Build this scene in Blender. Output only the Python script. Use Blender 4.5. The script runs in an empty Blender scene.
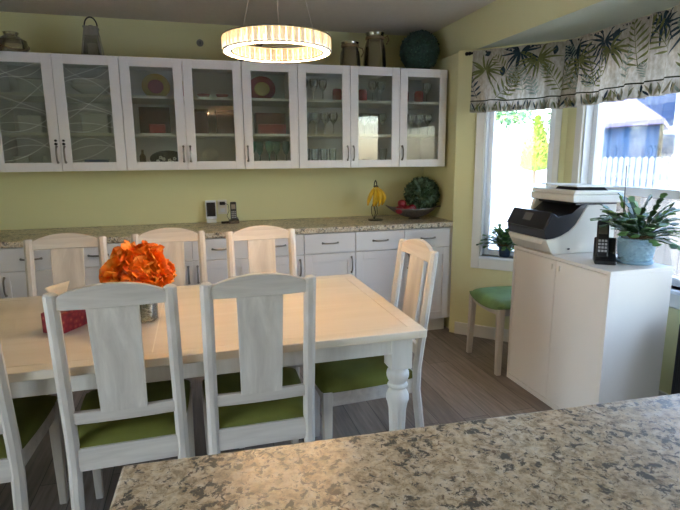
import bpy, bmesh, math, random
from mathutils import Vector, Matrix
R = math.radians
PI = math.pi
scn = bpy.context.scene
col = scn.collection

# ------------------------------------------------------------------ mesh helpers
class MB:
    def __init__(s):
        s.v = []; s.f = []; s.m = []
        s.M = Matrix.Identity(4)
    def _add(s, vs, fs, mi=0):
        n = len(s.v)
        s.v += [tuple(s.M @ Vector(p)) for p in vs]
        for f in fs:
            s.f.append([i + n for i in f]); s.m.append(mi)
    def box(s, x0, x1, y0, y1, z0, z1, mi=0):
        if x0 > x1: x0, x1 = x1, x0
        if y0 > y1: y0, y1 = y1, y0
        if z0 > z1: z0, z1 = z1, z0
        vs = [(x0,y0,z0),(x1,y0,z0),(x1,y1,z0),(x0,y1,z0),(x0,y0,z1),(x1,y0,z1),(x1,y1,z1),(x0,y1,z1)]
        s._add(vs, [(0,3,2,1),(4,5,6,7),(0,1,5,4),(1,2,6,5),(2,3,7,6),(3,0,4,7)], mi)
        return s
    def hexa(s, bot, top, mi=0):
        s._add(list(bot) + list(top), [(3,2,1,0),(4,5,6,7),(0,1,5,4),(1,2,6,5),(2,3,7,6),(3,0,4,7)], mi)
        return s
    def prism(s, pts, a0, a1, axis='z', mi=0):
        n = len(pts)
        def mk(p, a):
            return {'z': (p[0], p[1], a), 'y': (p[0], a, p[1]), 'x': (a, p[0], p[1])}[axis]
        vs = [mk(p, a0) for p in pts] + [mk(p, a1) for p in pts]
        fs = [tuple(range(n))[::-1], tuple(range(n, 2*n))]
        fs += [(i, (i+1) % n, n + (i+1) % n, n + i) for i in range(n)]
        s._add(vs, fs, mi)
        return s
    def tube(s, path, r, seg=8, mi=0, close=False):
        P = [Vector(p) for p in path]; n = len(P)
        rs = r if isinstance(r, (list, tuple)) else [r]*n
        vs = []; fs = []
        up = None
        for i in range(n):
            if close: t = P[(i+1) % n] - P[i-1]
            else: t = P[min(i+1, n-1)] - P[max(i-1, 0)]
            t.normalize()
            if up is None:
                a = Vector((0,0,1)) if abs(t.z) < .9 else Vector((1,0,0))
                up = (a - t*a.dot(t)).normalized()
            else:
                up = (up - t*up.dot(t))
                up = up.normalized() if up.length > 1e-6 else Vector((1,0,0))
            b = t.cross(up)
            for k in range(seg):
                an = 2*PI*k/seg
                vs.append(tuple(P[i] + (up*math.cos(an) + b*math.sin(an))*rs[i]))
        m = n if close else n-1
        for i in range(m):
            for k in range(seg):
                a = i*seg; c = ((i+1) % n)*seg
                fs.append((a+k, a+(k+1) % seg, c+(k+1) % seg, c+k))
        if not close:
            fs.append(tuple(range(seg))[::-1]); fs.append(tuple((n-1)*seg + k for k in range(seg)))
        s._add(vs, fs, mi)
        return s
    def lathe(s, prof, seg=24, c=(0,0,0), mi=0, flute=None, sx=1, sy=1):
        vs = []; fs = []; n = len(prof)
        for i, (r, z) in enumerate(prof):
            for k in range(seg):
                a = 2*PI*k/seg
                rr = r
                if flute: rr = r*(1 - flute(z)*abs(math.sin(a*5)))
                vs.append((c[0]+rr*math.cos(a)*sx, c[1]+rr*math.sin(a)*sy, c[2]+z))
        for i in range(n-1):
            for k in range(seg):
                a = i*seg; b = a+seg
                fs.append((a+k, a+(k+1) % seg, b+(k+1) % seg, b+k))
        if prof[0][0] > 1e-5: fs.append(tuple(range(seg))[::-1])
        if prof[-1][0] > 1e-5: fs.append(tuple((n-1)*seg+k for k in range(seg)))
        s._add(vs, fs, mi)
        return s
    def grid(s, fn, nu, nv, mi=0):
        vs = [tuple(fn(i/nu, j/nv)) for j in range(nv+1) for i in range(nu+1)]
        fs = [(j*(nu+1)+i, j*(nu+1)+i+1, (j+1)*(nu+1)+i+1, (j+1)*(nu+1)+i) for j in range(nv) for i in range(nu)]
        s._add(vs, fs, mi)
        return s
    def ico(s, c, r, sub=2, mi=0, noise=0, seed=0):
        bm = bmesh.new(); bmesh.ops.create_icosphere(bm, subdivisions=sub, radius=1)
        rnd = random.Random(seed)
        rr = r if isinstance(r, (tuple, list)) else (r, r, r)
        vs = []
        for v in bm.verts:
            k = 1 + noise*(rnd.random()-.5)
            vs.append((c[0]+v.co.x*rr[0]*k, c[1]+v.co.y*rr[1]*k, c[2]+v.co.z*rr[2]*k))
        bm.verts.index_update()
        s._add(vs, [tuple(v.index for v in f.verts) for f in bm.faces], mi); bm.free()
        return s
    def build(s, name, mats, parent=None, bevel=0, smooth=True, angle=35, loc=None, solid=0, seg=2, fixn=True):
        me = bpy.data.meshes.new(name)
        me.from_pydata(s.v, [], s.f)
        if not isinstance(mats, (list, tuple)): mats = [mats]
        for m in mats: me.materials.append(m)
        me.polygons.foreach_set('material_index', s.m)
        me.update(); me.validate()
        if fixn:
            bm = bmesh.new(); bm.from_mesh(me)
            bmesh.ops.recalc_face_normals(bm, faces=bm.faces[:])
            bm.to_mesh(me); bm.free()
        if smooth:
            me.polygons.foreach_set('use_smooth', [True]*len(me.polygons))
            me.set_sharp_from_angle(angle=R(angle))
        o = bpy.data.objects.new(name, me); col.objects.link(o)
        if parent: o.parent = parent
        if loc: o.location = loc
        if solid:
            m = o.modifiers.new('thick', 'SOLIDIFY'); m.thickness = solid; m.offset = 0
        if bevel:
            m = o.modifiers.new('edge', 'BEVEL'); m.width = bevel; m.segments = seg; m.limit_method = 'ANGLE'; m.angle_limit = R(40)
        return o

def tag(o, label=None, cat=None, group=None, kind=None):
    if label: o['label'] = label
    if cat: o['category'] = cat
    if group: o['group'] = group
    if kind: o['kind'] = kind
    return o
def thing(name, label, cat, loc=(0,0,0), rz=0, group=None):
    o = bpy.data.objects.new(name, None); col.objects.link(o)
    o.empty_display_size = .05
    o.location = loc; o.rotation_euler = (0, 0, rz)
    return tag(o, label, cat, group)
def dup(o, loc, rz=None, label=None, parent=None, scale=None):
    c = o.copy(); col.objects.link(c)
    if parent is not None: c.parent = parent
    else:
        c.location = loc
        if rz is not None: c.rotation_euler = (0, 0, rz)
        if scale: c.scale = (scale,)*3
    if label: c['label'] = label
    for ch in list(o.children): dup(ch, None, parent=c)
    return c
class Rep:                       # first use keeps the original, later uses copy it
    def __init__(s, o): s.o = o; s.used = False
    def at(s, loc, rz=0, label=None, scale=None):
        if not s.used:
            s.used = True; s.o.location = loc; s.o.rotation_euler = (0,0,rz)
            if label: s.o['label'] = label
            if scale: s.o.scale = (scale,)*3
            return s.o
        return dup(s.o, loc, rz, label, scale=scale or 1)

# ------------------------------------------------------------------ materials
def S(h):
    if isinstance(h, str):
        h = h.lstrip('#'); c = [int(h[i:i+2], 16)/255 for i in (0,2,4)]
    else: c = [x/255 for x in h]
    return tuple((x/12.92 if x <= .04045 else ((x+.055)/1.055)**2.4) for x in c) + (1,)
def newmat(name):
    m = bpy.data.materials.new(name); m.use_nodes = True
    nt = m.node_tree; b = nt.nodes['Principled BSDF']
    return m, nt, b
def N(nt, t, **k):
    n = nt.nodes.new(t)
    for a, v in k.items():
        if a in n.inputs: n.inputs[a].default_value = v
        else: setattr(n, a, v)
    return n
def coords(nt, scale=(1,1,1), rot=(0,0,0)):
    tc = N(nt, 'ShaderNodeTexCoord'); mp = N(nt, 'ShaderNodeMapping')
    mp.inputs['Scale'].default_value = scale; mp.inputs['Rotation'].default_value = rot
    nt.links.new(tc.outputs['Object'], mp.inputs['Vector'])
    return mp.outputs['Vector']
def ramp(nt, stops, interp='LINEAR'):
    r = N(nt, 'ShaderNodeValToRGB'); r.color_ramp.interpolation = interp
    e = r.color_ramp.elements
    while len(e) < len(stops): e.new(.5)
    for i, (p, c) in enumerate(stops):
        e[i].position = p; e[i].color = c if len(c) == 4 else tuple(c)+(1,)
    return r
def basic(name, c, rough=.5, metal=0, var=.06, nscale=6, bump=0, bscale=80, spec=.5, coat=0):
    m, nt, b = newmat(name)
    c = S(c)
    v = coords(nt)
    n = N(nt, 'ShaderNodeTexNoise', Scale=nscale, Detail=4)
    nt.links.new(v, n.inputs['Vector'])
    lo = tuple(x*(1-var) for x in c[:3])+(1,); hi = tuple(min(1, x*(1+var)) for x in c[:3])+(1,)
    r = ramp(nt, [(.3, lo), (.7, hi)])
    nt.links.new(n.outputs['Fac'], r.inputs['Fac']); nt.links.new(r.outputs['Color'], b.inputs['Base Color'])
    b.inputs['Roughness'].default_value = rough; b.inputs['Metallic'].default_value = metal
    b.inputs['Specular IOR Level'].default_value = spec
    if coat: b.inputs['Coat Weight'].default_value = coat
    if bump:
        n2 = N(nt, 'ShaderNodeTexNoise', Scale=bscale, Detail=3); nt.links.new(v, n2.inputs['Vector'])
        bp = N(nt, 'ShaderNodeBump', Strength=bump, Distance=.003)
        nt.links.new(n2.outputs['Fac'], bp.inputs['Height']); nt.links.new(bp.outputs['Normal'], b.inputs['Normal'])
    return m
def glassmat(name, tint=(1,1,1), gloss=1.0, rough=0.0, base=.04, cloud=0, cloudcol='#cfd5cc', haze=0):
    m, nt, b = newmat(name); nt.nodes.remove(b)
    out = nt.nodes['Material Output']
    tr = N(nt, 'ShaderNodeBsdfTransparent'); tr.inputs[0].default_value = tuple(tint)+(1,)
    gl = N(nt, 'ShaderNodeBsdfGlossy', Roughness=rough); gl.inputs[0].default_value = (1,1,1,1)
    lw = N(nt, 'ShaderNodeFresnel', IOR=1.5)
    mu = N(nt, 'ShaderNodeMath', operation='MULTIPLY_ADD'); mu.inputs[1].default_value = gloss; mu.inputs[2].default_value = base
    nt.links.new(lw.outputs[0], mu.inputs[0])
    mx = N(nt, 'ShaderNodeMixShader'); nt.links.new(mu.outputs[0], mx.inputs[0])
    nt.links.new(tr.outputs[0], mx.inputs[1]); nt.links.new(gl.outputs[0], mx.inputs[2])
    last = mx
    if haze:
        df = N(nt, 'ShaderNodeBsdfDiffuse'); df.inputs[0].default_value = S(cloudcol)
        mh = N(nt, 'ShaderNodeMixShader'); mh.inputs[0].default_value = haze
        nt.links.new(last.outputs[0], mh.inputs[1]); nt.links.new(df.outputs[0], mh.inputs[2]); last = mh
    nt.links.new(last.outputs[0], out.inputs[0])
    return m
def emis(name, c, st):
    m, nt, b = newmat(name)
    b.inputs['Base Color'].default_value = S(c); b.inputs['Emission Color'].default_value = S(c)
    b.inputs['Emission Strength'].default_value = st
    return m
def granite(name, warm=0):
    m, nt, b = newmat(name)
    v = coords(nt)
    n1 = N(nt, 'ShaderNodeTexNoise', Scale=50, Detail=6, Roughness=.72, Distortion=.4)
    n2 = N(nt, 'ShaderNodeTexNoise', Scale=58, Detail=6, Roughness=.7, Distortion=.5)
    n3 = N(nt, 'ShaderNodeTexNoise', Scale=11, Detail=5, Roughness=.6)
    vo = N(nt, 'ShaderNodeTexVoronoi', Scale=120)
    for n in (n1, n2, n3, vo): nt.links.new(v, n.inputs['Vector'])
    base = ramp(nt, [(.30, S('#8a7b66')), (.42, S('#bba98c')), (.52, S('#dacdb4')), (.66, S('#eae3d6'))])
    nt.links.new(n1.outputs['Fac'], base.inputs['Fac'])
    # speckle grains
    sp = ramp(nt, [(0, (.72,.70,.68,1)), (.5, (1,1,1,1)), (1, (1.0,.97,.9,1))])
    nt.links.new(vo.outputs['Color'], sp.inputs['Fac'])
    m1 = N(nt, 'ShaderNodeMix', data_type='RGBA', blend_type='MULTIPLY'); m1.inputs[0].default_value = .8
    nt.links.new(base.outputs['Color'], m1.inputs[6]); nt.links.new(sp.outputs['Color'], m1.inputs[7])
    # dark mineral clusters
    ad = N(nt, 'ShaderNodeMath', operation='MULTIPLY_ADD'); ad.inputs[1].default_value = .55; 
    nt.links.new(n3.outputs['Fac'], ad.inputs[0]); 
    nt.links.new(n2.outputs['Fac'], ad.inputs[2])
    dk = ramp(nt, [(.815, (0,0,0,1)), (.875, (1,1,1,1))])
    nt.links.new(ad.outputs[0], dk.inputs['Fac'])
    m2 = N(nt, 'ShaderNodeMix', data_type='RGBA'); m2.inputs[7].default_value = S('#57534d')
    nt.links.new(dk.outputs['Color'], m2.inputs[0]); nt.links.new(m1.outputs[2], m2.inputs[6])
    n4 = N(nt, 'ShaderNodeTexNoise', Scale=70, Detail=4, Roughness=.8, Distortion=.8); nt.links.new(v, n4.inputs['Vector'])
    br = ramp(nt, [(.57, (0,0,0,1)), (.64, (1,1,1,1))]); nt.links.new(n4.outputs['Fac'], br.inputs['Fac'])
    m3 = N(nt, 'ShaderNodeMix', data_type='RGBA'); m3.inputs[7].default_value = S('#7a6650')
    nt.links.new(br.outputs['Color'], m3.inputs[0]); nt.links.new(m2.outputs[2], m3.inputs[6])
    nt.links.new(m3.outputs[2], b.inputs['Base Color'])
    b.inputs['Roughness'].default_value = .3
    b.inputs['Specular IOR Level'].default_value = .45
    return m
def planks(name):
    m, nt, b = newmat(name)
    v = coords(nt, rot=(0, 0, R(90)))
    br = N(nt, 'ShaderNodeTexBrick'); br.offset = .37
    br.inputs['Scale'].default_value = 1; br.inputs['Mortar Size'].default_value = .0015
    br.inputs['Brick Width'].default_value = 1.2; br.inputs['Row Height'].default_value = .15
    br.inputs['Color1'].default_value = S('#7a7069'); br.inputs['Color2'].default_value = S('#978c84'); br.inputs['Mortar'].default_value = S('#3a3532')
    nt.links.new(v, br.inputs['Vector'])
    v2 = N(nt, 'ShaderNodeMapping'); v2.inputs['Scale'].default_value = (1.5, 22, 1); nt.links.new(v, v2.inputs['Vector'])
    n = N(nt, 'ShaderNodeTexNoise', Scale=2.2, Detail=8, Roughness=.6, Distortion=.5); nt.links.new(v2.outputs[0], n.inputs['Vector'])
    r = ramp(nt, [(.3, (.58,.56,.54,1)), (.5, (.9,.88,.86,1)), (.72, (1.25,1.22,1.2,1))]); nt.links.new(n.outputs['Fac'], r.inputs['Fac'])
    mx = N(nt, 'ShaderNodeMix', data_type='RGBA', blend_type='MULTIPLY'); mx.inputs[0].default_value = .9
    nt.links.new(br.outputs['Color'], mx.inputs[6]); nt.links.new(r.outputs['Color'], mx.inputs[7])
    nt.links.new(mx.outputs[2], b.inputs['Base Color'])
    b.inputs['Roughness'].default_value = .42
    return m
def wood(name, c1, c2, axis=0, rough=.45, sc=1, coat=0):
    m, nt, b = newmat(name)
    s = [14, 14, 14]; s[axis] = 1.2
    v = coords(nt, scale=tuple(x*sc for x in s))
    n = N(nt, 'ShaderNodeTexNoise', Scale=1.5, Detail=7, Roughness=.62, Distortion=.7); nt.links.new(v, n.inputs['Vector'])
    r = ramp(nt, [(.3, S(c1)), (.7, S(c2))]); nt.links.new(n.outputs['Fac'], r.inputs['Fac'])
    nt.links.new(r.outputs['Color'], b.inputs['Base Color'])
    b.inputs['Roughness'].default_value = rough
    if coat: b.inputs['Coat Weight'].default_value = coat
    return m

M = {}
M['wall'] = basic('wall_paint', '#e0dba8', .75, var=.015, nscale=1.5, bump=.12, bscale=160)
M['ceil'] = basic('ceiling_stipple', '#cfc7ba', .9, var=.03, nscale=40, bump=.9, bscale=70)
M['bayceil'] = basic('bay_ceiling_paint', '#c9ccb8', .85, var=.02, nscale=30, bump=.3, bscale=60)
M['trim'] = basic('white_trim', '#e2dfd6', .4, var=.02)
M['vinyl'] = basic('white_vinyl', '#e4e7ea', .3, var=.01)
M['floor'] = planks('grey_vinyl_plank')
M['cab'] = basic('white_cabinet_paint', '#e6e3e2', .35, var=.015, nscale=3)
M['cabin'] = basic('cabinet_interior', '#cfcfc3', .6, var=.02)
M['shelf'] = basic('shelf_cream', '#e9e5d2', .5, var=.02)
M['granite'] = granite('granite_speckled')
M['nickel'] = basic('brushed_nickel', '#8d8983', .32, 1, var=.05)
M['black'] = basic('black_plastic', '#15161a', .35, var=.1)
M['blackm'] = basic('black_matte', '#101114', .6, var=.1)
M['cabglass'] = glassmat('cabinet_glass', (.90,.92,.90), .45, .01, .008, haze=.055, cloudcol='#d3d6c8')
M['cabglass2'] = glassmat('etched_cabinet_glass', (.90,.93,.90), .7, .03, .012, haze=.13, cloudcol='#c3ccc0')
M['etch'] = basic('etched_line', '#e8ebe2', .8)
M['winglass'] = glassmat('window_glass', (.97,.985,.98), .8, 0, 0)
M['clear'] = glassmat('clear_glassware', (.93,.95,.94), 1.6, .02, .06, haze=.05, cloudcol='#dfe4dc')
M['teal'] = glassmat('teal_glass', (.45,.85,.76), 1.2, .03, .05, haze=.45, cloudcol='#3fa596')
M['chair'] = wood('whitewashed_wood', '#bcb2a6', '#ddd5c9', 2, .5)
M['chairx'] = wood('whitewashed_rail', '#bcb2a6', '#ddd5c9', 0, .5)
M['tabletop'] = wood('cream_tabletop', '#d9ccb4', '#e8ddca', 0, .33, .35)
M['tableedge'] = wood('cream_table_border', '#d8ccb6', '#e8decb', 0, .38, .5)
M['seam'] = basic('seam_light', '#f0e8d4', .5)
M['groove'] = basic('seam_dark', '#937f62', .6)
M['tableleg'] = wood('painted_table_leg', '#cfc9bd', '#e2ddd3', 2, .45)
M['green'] = basic('green_velvet', '#696a22', .85, var=.16, nscale=8, bump=.2, bscale=300)
M['green2'] = basic('sage_velvet', '#6f8f58', .7, var=.18, nscale=9, bump=.2, bscale=300)
M['greenrib'] = M['green']

# ------------------------------------------------------------------ camera
cam = bpy.data.cameras.new('camera'); co = bpy.data.objects.new('camera', cam); col.objects.link(co)
cam.sensor_fit = 'HORIZONTAL'; cam.sensor_width = 36; cam.lens = 510.425*36/680; cam.clip_start = .02; cam.clip_end = 300
rt = Vector((.963,-.270,-.00719)); up = Vector((.058,.180,.982)); fw = Vector((.264,.946,-.1887))
yaw, pitch, roll = .2725, .1898, -.0072
fw = Vector((math.sin(yaw)*math.cos(pitch), math.cos(yaw)*math.cos(pitch), -math.sin(pitch)))
r0 = Vector((math.cos(yaw), -math.sin(yaw), 0)); u0 = r0.cross(fw)
rt = r0*math.cos(roll) + u0*math.sin(roll); up = u0*math.cos(roll) - r0*math.sin(roll)
mw = Matrix(((rt.x, up.x, -fw.x, -1.9546), (rt.y, up.y, -fw.y, -4.2819), (rt.z, up.z, -fw.z, 1.4289), (0,0,0,1)))
co.matrix_world = mw
scn.camera = co

# ------------------------------------------------------------------ room shell
CZ = 2.435; BZ = 2.2; T = .12
XL, YF = -4.8, -6.8
def struct(o, label): return tag(o, label, kind='structure')
fl = MB(); fl.box(XL-.2, .8, YF-.2, .2, -.1, 0); struct(fl.build('floor', M['floor'], smooth=False), 'grey-brown wood plank floor')
c = MB(); c.box(XL-.2, .3, YF-.2, .2, CZ, CZ+.1); struct(c.build('ceiling', M['ceil'], smooth=False), 'off-white stippled main ceiling')
w = MB(); w.box(XL-.12, .2, 0, T, 0, CZ); struct(w.build('wall_back', M['wall'], smooth=False), 'pale green back wall between the cabinets')
DY0, DY1 = -4.9, -3.6
w = MB(); w.box(XL-T, XL, YF, DY0, 0, CZ); w.box(XL-T, XL, DY1, 0, 0, CZ); w.box(XL-T, XL, DY0, DY1, 2.1, CZ); struct(w.build('wall_left', M['wall'], smooth=False), 'pale green left wall')
w = MB(); w.box(XL-T, .12, YF-T, YF, 0, CZ)
struct(w.build('wall_front', M['wall'], smooth=False), 'pale green wall behind the camera')
A = (.03,-.68); B = (.55,-1.2); Cc = (.55,-3.3); D = (0,-3.85)
w = MB(); w.box(.03, .03+T, -.68, .0, 0, BZ+.002); struct(w.build('wall_right', M['wall'], smooth=False), 'short pale green return wall beside the cabinets')
w = MB(); w.box(0, T, YF, -3.85, 0, CZ); struct(w.build('wall_right_near', M['wall'], smooth=False), 'pale green right wall past the bay')
w = MB(); w.prism([(.02,CZ),(.095,BZ+.001),(.22,BZ+.001),(.22,CZ)], -3.87, 0, 'y'); struct(w.build('wall_bay_header', M['wall'], smooth=False), 'header above the bay window recess')
w = MB(); w.prism([(.096,-.66),(.16,-.66),(.75,-1.15),(.75,-3.35),(.16,-3.88),(.096,-3.88)], BZ, BZ+.08, 'z'); 
struct(w.build('ceiling_bay', M['bayceil'], smooth=False), 'lower grey-green ceiling of the bay recess')

def frame_axes(p, q):
    d = Vector((q[0]-p[0], q[1]-p[1], 0)); L = d.length; d.normalize()
    return d, L
def win_wall(name, p, q, openings, label):
    # local x along the wall, local y outwards
    d, L = frame_axes(p, q)
    ang = math.atan2(d.y, d.x)
    mb = MB()
    xs = -.05
    for (a, b_, z0, z1) in openings:
        mb.box(xs, a, 0, T, 0, BZ); mb.box(a, b_, 0, T, 0, z0); mb.box(a, b_, 0, T, z1, BZ); xs = b_
    mb.box(xs, L+.05, 0, T, 0, BZ)
    o = mb.build(name, M['wall'], smooth=False); o.location = (p[0], p[1], 0); o.rotation_euler = (0,0,ang)
    struct(o, label); return o
# local +y must point outwards: walk the polygon so that left-hand normal is outside
W1 = (.173, .658, .665, 2.02)
def window(name, p, q, a, b_, z0, z1, label, rail=None, caseL=.065, caseR=.04, panes=(0,1)):
    d, L = frame_axes(p, q); ang = math.atan2(d.y, d.x)
    e = bpy.data.objects.new(name, None); col.objects.link(e); e.location = (p[0], p[1], 0); e.rotation_euler = (0,0,ang)
    struct(e, label)
    s = 1
    cs = MB()
    cs.box(a-caseL, a, -.018, 0, z0-.1, z1+.07); cs.box(b_, b_+caseR, -.018, 0, z0-.1, z1+.07)
    cs.box(a, b_, -.018, 0, z1, z1+.07); cs.box(a, b_, -.018, 0, z0-.1, z0-.02)
    cs.build('window_casing', M['trim'], e, bevel=.003)
    sl = MB(); sl.box(a-.0, b_+.0, -.03, T-.01, z0-.02, z0); sl.build('window_sill', M['vinyl'], e, bevel=.003)
    fr = MB(); f = .045
    fr.box(a, a+f, T-.06, T, z0, z1); fr.box(b_-f, b_, T-.06, T, z0, z1); fr.box(a+f, b_-f, T-.06, T, z0, z0+f); fr.box(a+f, b_-f, T-.06, T, z1-f, z1)
    jl = .012
    fr.box(a, a+jl, 0, T-.06, z0, z1); fr.box(b_-jl, b_, 0, T-.06, z0, z1)
    if rail: fr.box(a+f, b_-f, T-.055, T-.005, rail-.022, rail+.028)
    fr.build('window_frame', M['vinyl'], e, bevel=.003)
    g = MB(); g.box(a+f-.005, b_-f+.005, T-.034, T-.03, z0+f-.005, z1-f+.005)
    g.build('window_pane', M['winglass'], e, smooth=False)
    return e
# walls of the bay, drawn from near to far so the left normal... outward = to the right of travel A->B reversed
def LN(p, q): return (q, p)
# for direction far->near (A->B): d=(1,-1)/sqrt2, left normal = (1,1)/sqrt2 -> outside. good
win_wall('wall_bay_left', A, B, [W1], 'angled bay wall beside the cabinets')
window('window_1', A, B, W1[0], W1[1], W1[2], W1[3], 'narrow angled window showing the yellow-green tree')
# centre wall: from B to Cc direction -y, left normal = +x outside
O2 = (.16, 1.94, .70, 2.02)
win_wall('wall_bay_centre', B, Cc, [O2], 'centre bay wall behind the white cabinet')
window('window_2', B, Cc, O2[0], O2[1], O2[2], O2[3], 'large centre window showing fence and gazebo', rail=1.205, caseL=.06, caseR=.06)
O3 = (.09, .56, .70, 2.02)
win_wall('wall_bay_right', Cc, D, [O3], 'angled bay wall nearest the camera')
window('window_3', Cc, D, O3[0], O3[1], O3[2], O3[3], 'narrow angled window of the bay nearest the camera', rail=1.205)
# unseen glazed door, added in the left wall to let in daylight
e = bpy.data.objects.new('added_door_1', None); col.objects.link(e); e.location = (XL, (DY0+DY1)/2, 0); struct(e, 'unseen glazed door added in the left wall for daylight')
fr = MB(); hw_ = (DY1-DY0)/2
for y in (-hw_, -.03, hw_-.06): fr.box(-.09, -.03, y, y+.06, 0, 2.1)
for a_, b9 in ((-hw_+.06,-.03),(.03,hw_-.06)): fr.box(-.09,-.03,a_,b9,2.02,2.1); fr.box(-.09,-.03,a_,b9,0,.1)
fr.build('door_frame', M['vinyl'], e, bevel=.003)
g = MB(); g.box(-.062,-.058,-hw_+.04,-.02,.09,2.03); g.box(-.062,-.058,.02,hw_-.04,.09,2.03); g.build('door_pane', M['winglass'], e, smooth=False)

# baseboards
bb = MB(); bb.box(-.004, .80, -.014, 0, 0, .1); o = bb.build('baseboard_bay_left', M['trim'], bevel=.003); o.location = (A[0], A[1], 0); o.rotation_euler = (0,0,R(-45)); struct(o, 'white baseboard under the angled window')
bb = MB(); bb.box(.012, 2.1, -.014, 0, 0, .1); o = bb.build('baseboard_bay_centre', M['trim'], bevel=.003); o.location = (B[0], B[1], 0); o.rotation_euler = (0,0,R(-90)); struct(o, 'white baseboard under the centre window')

# ------------------------------------------------------------------ cabinet hardware
def bow_handle(parent, c, L, axis, out=.028, mat='nickel', r=.0058, name='handle'):
    # arched pull projecting to -y
    mb = MB(); pts = []
    for i in range(13):
        t = i/12; k = -L/2 + L*t
        yo = -out*(1-(2*t-1)**4)
        pts.append((k, yo, 0) if axis == 'x' else (0, yo, k))
    mb.tube(pts, [r*(1.5 if i in (0,12) else 1) for i in range(13)], 8)
    return mb.build(name, M[mat], parent, loc=c)

def shaker(mb, x0, x1, y0, y1, z0, z1, f=.06, rec=.013):
    mb.box(x0, x0+f, y0, y1, z0, z1); mb.box(x1-f, x1, y0, y1, z0, z1)
    mb.box(x0+f, x1-f, y0, y1, z0, z0+f); mb.box(x0+f, x1-f, y0, y1, z1-f, z1)
    mb.box(x0+f, x1-f, y0+rec, y1, z0+f, z1-f)

# ------------------------------------------------------------------ upper cabinets
UZ0, UZ1 = 1.347, 2.094; UY = -.47
S1, S2 = 1.851, 1.600
def etched(mb, w, h):
    # flowing curved lines etched on the pane (front face at y=0)
    rnd = random.Random(5)
    curves = [((0,.86),(.5,.93),(1,1.02)),((0,.82),(.5,.90),(1,.70)),((0,.68),(.5,.60),(1,.52)),((0,.52),(.5,.58),(1,.49)),((0,.45),(.5,.60),(1,.80)),
              ((0,.33),(.5,.30),(1,.44)),((0,.18),(.5,.30),(1,.14)),((0,.12),(.5,.20),(1,.16)),((0,.02),(.5,.05),(1,.22)),((0,.98),(.5,.80),(1,.96)),((0,.40),(.5,.42),(1,.36))]
    for cv in curves:
        (a0,b0),(a1,b1),(a2,b2) = cv
        pts = []
        for i in range(17):
            t = i/16
            x = (1-t)**2*a0+2*t*(1-t)*a1+t*t*a2; z = (1-t)**2*b0+2*t*(1-t)*(b1*1.3-(b0+b2)*.15)+t*t*b2
            pts.append((x*w, min(max(z, .01), .99)*h))
        for i in range(16):
            (xa,za),(xb,zb) = pts[i], pts[i+1]
            th = .0012
            mb._add([(xa,-.0025,za-th),(xb,-.0025,zb-th),(xb,-.0025,zb+th),(xa,-.0025,za+th),(xa,-.0005,za-th),(xb,-.0005,zb-th),(xb,-.0005,zb+th),(xa,-.0005,za+th)],
                    [(0,1,2,3),(7,6,5,4),(0,4,5,1),(3,2,6,7)], 1)
def upper(x0, ndoors, hsides, label, etch=False):
    """local origin: left back bottom corner"""
    W = .4*ndoors - .002
    t = thing('wall_cabinet', label, 'wall cabinet', (x0+.001, 0, UZ0), 0, 'glass-front cabinets hung on the back wall')
    H = UZ1-UZ0; d = .45; th = .016
    cb = MB()
    cb.box(0, th, -d, -.002, 0, H); cb.box(W-th, W, -d, -.002, 0, H); cb.box(th, W-th, -d, -.002, 0, th); cb.box(th, W-th, -d, -.002, H-th, H)
    cb.box(th, W-th, -.012, -.002, th, H-th)
    cb.build('carcass', M['cab'], t, smooth=False)
    for z in (S1, S2):
        sh = MB(); sh.box(th, W-th, -d+.02, -.012, z-UZ0-.018, z-UZ0); sh.build('shelf', M['shelf'], t, smooth=False)
    for i in range(ndoors):
        dx0 = i*.4 + .0015; dw = .397 - (.002 if i == ndoors-1 else 0); f = .062
        dr = MB()
        dr.box(dx0, dx0+f, -.47, -.452, .001, H-.001); dr.box(dx0+dw-f, dx0+dw, -.47, -.452, .001, H-.001)
        dr.box(dx0+f, dx0+dw-f, -.47, -.452, .001, f-.004); dr.box(dx0+f, dx0+dw-f, -.47, -.452, H-f, H-.001)
        do = dr.build('door', M['cab'], t, bevel=.0018)
        pn = MB(); gw = dw-2*f; gh = H-2*f+.004
        pn.box(-.004, gw+.004, 0, .004, -.004, gh+.004)
        if etch: etched(pn, gw, gh)
        pn.build('glass_pane', [M['cabglass2'] if etch else M['cabglass'], M['etch']], do, smooth=False, loc=(dx0+f, -.462, f-.004))
        hx = dx0 + (.022 if hsides[i] == 'L' else dw-.022)
        bow_handle(do, (hx, -.47, .11), .105, 'z', .024)
        if etch:
            lk = MB(); lk.tube([(0,0,0),(0,-.016,0)], .0085, 12); lk.tube([(0,0,.022),(0,-.014,.022)], .0075, 12)
            lk.build('lock', M['black'], do, loc=(hx, -.47, .178))
    return t
upper(-3.2, 2, 'RL', 'double wall cabinet with curved lines etched in its glass doors', True)
upper(-2.4, 2, 'RL', 'double wall cabinet holding the yellow apple plate and dark red boxes')
upper(-1.6, 1, 'L', 'single-door wall cabinet holding the teal goblets')
upper(-1.2, 2, 'RL', 'double wall cabinet of clear glassware below the two glass jars')
upper(-.4, 1, 'L', 'single-door wall cabinet at the right corner below the leafy ball')

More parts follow.
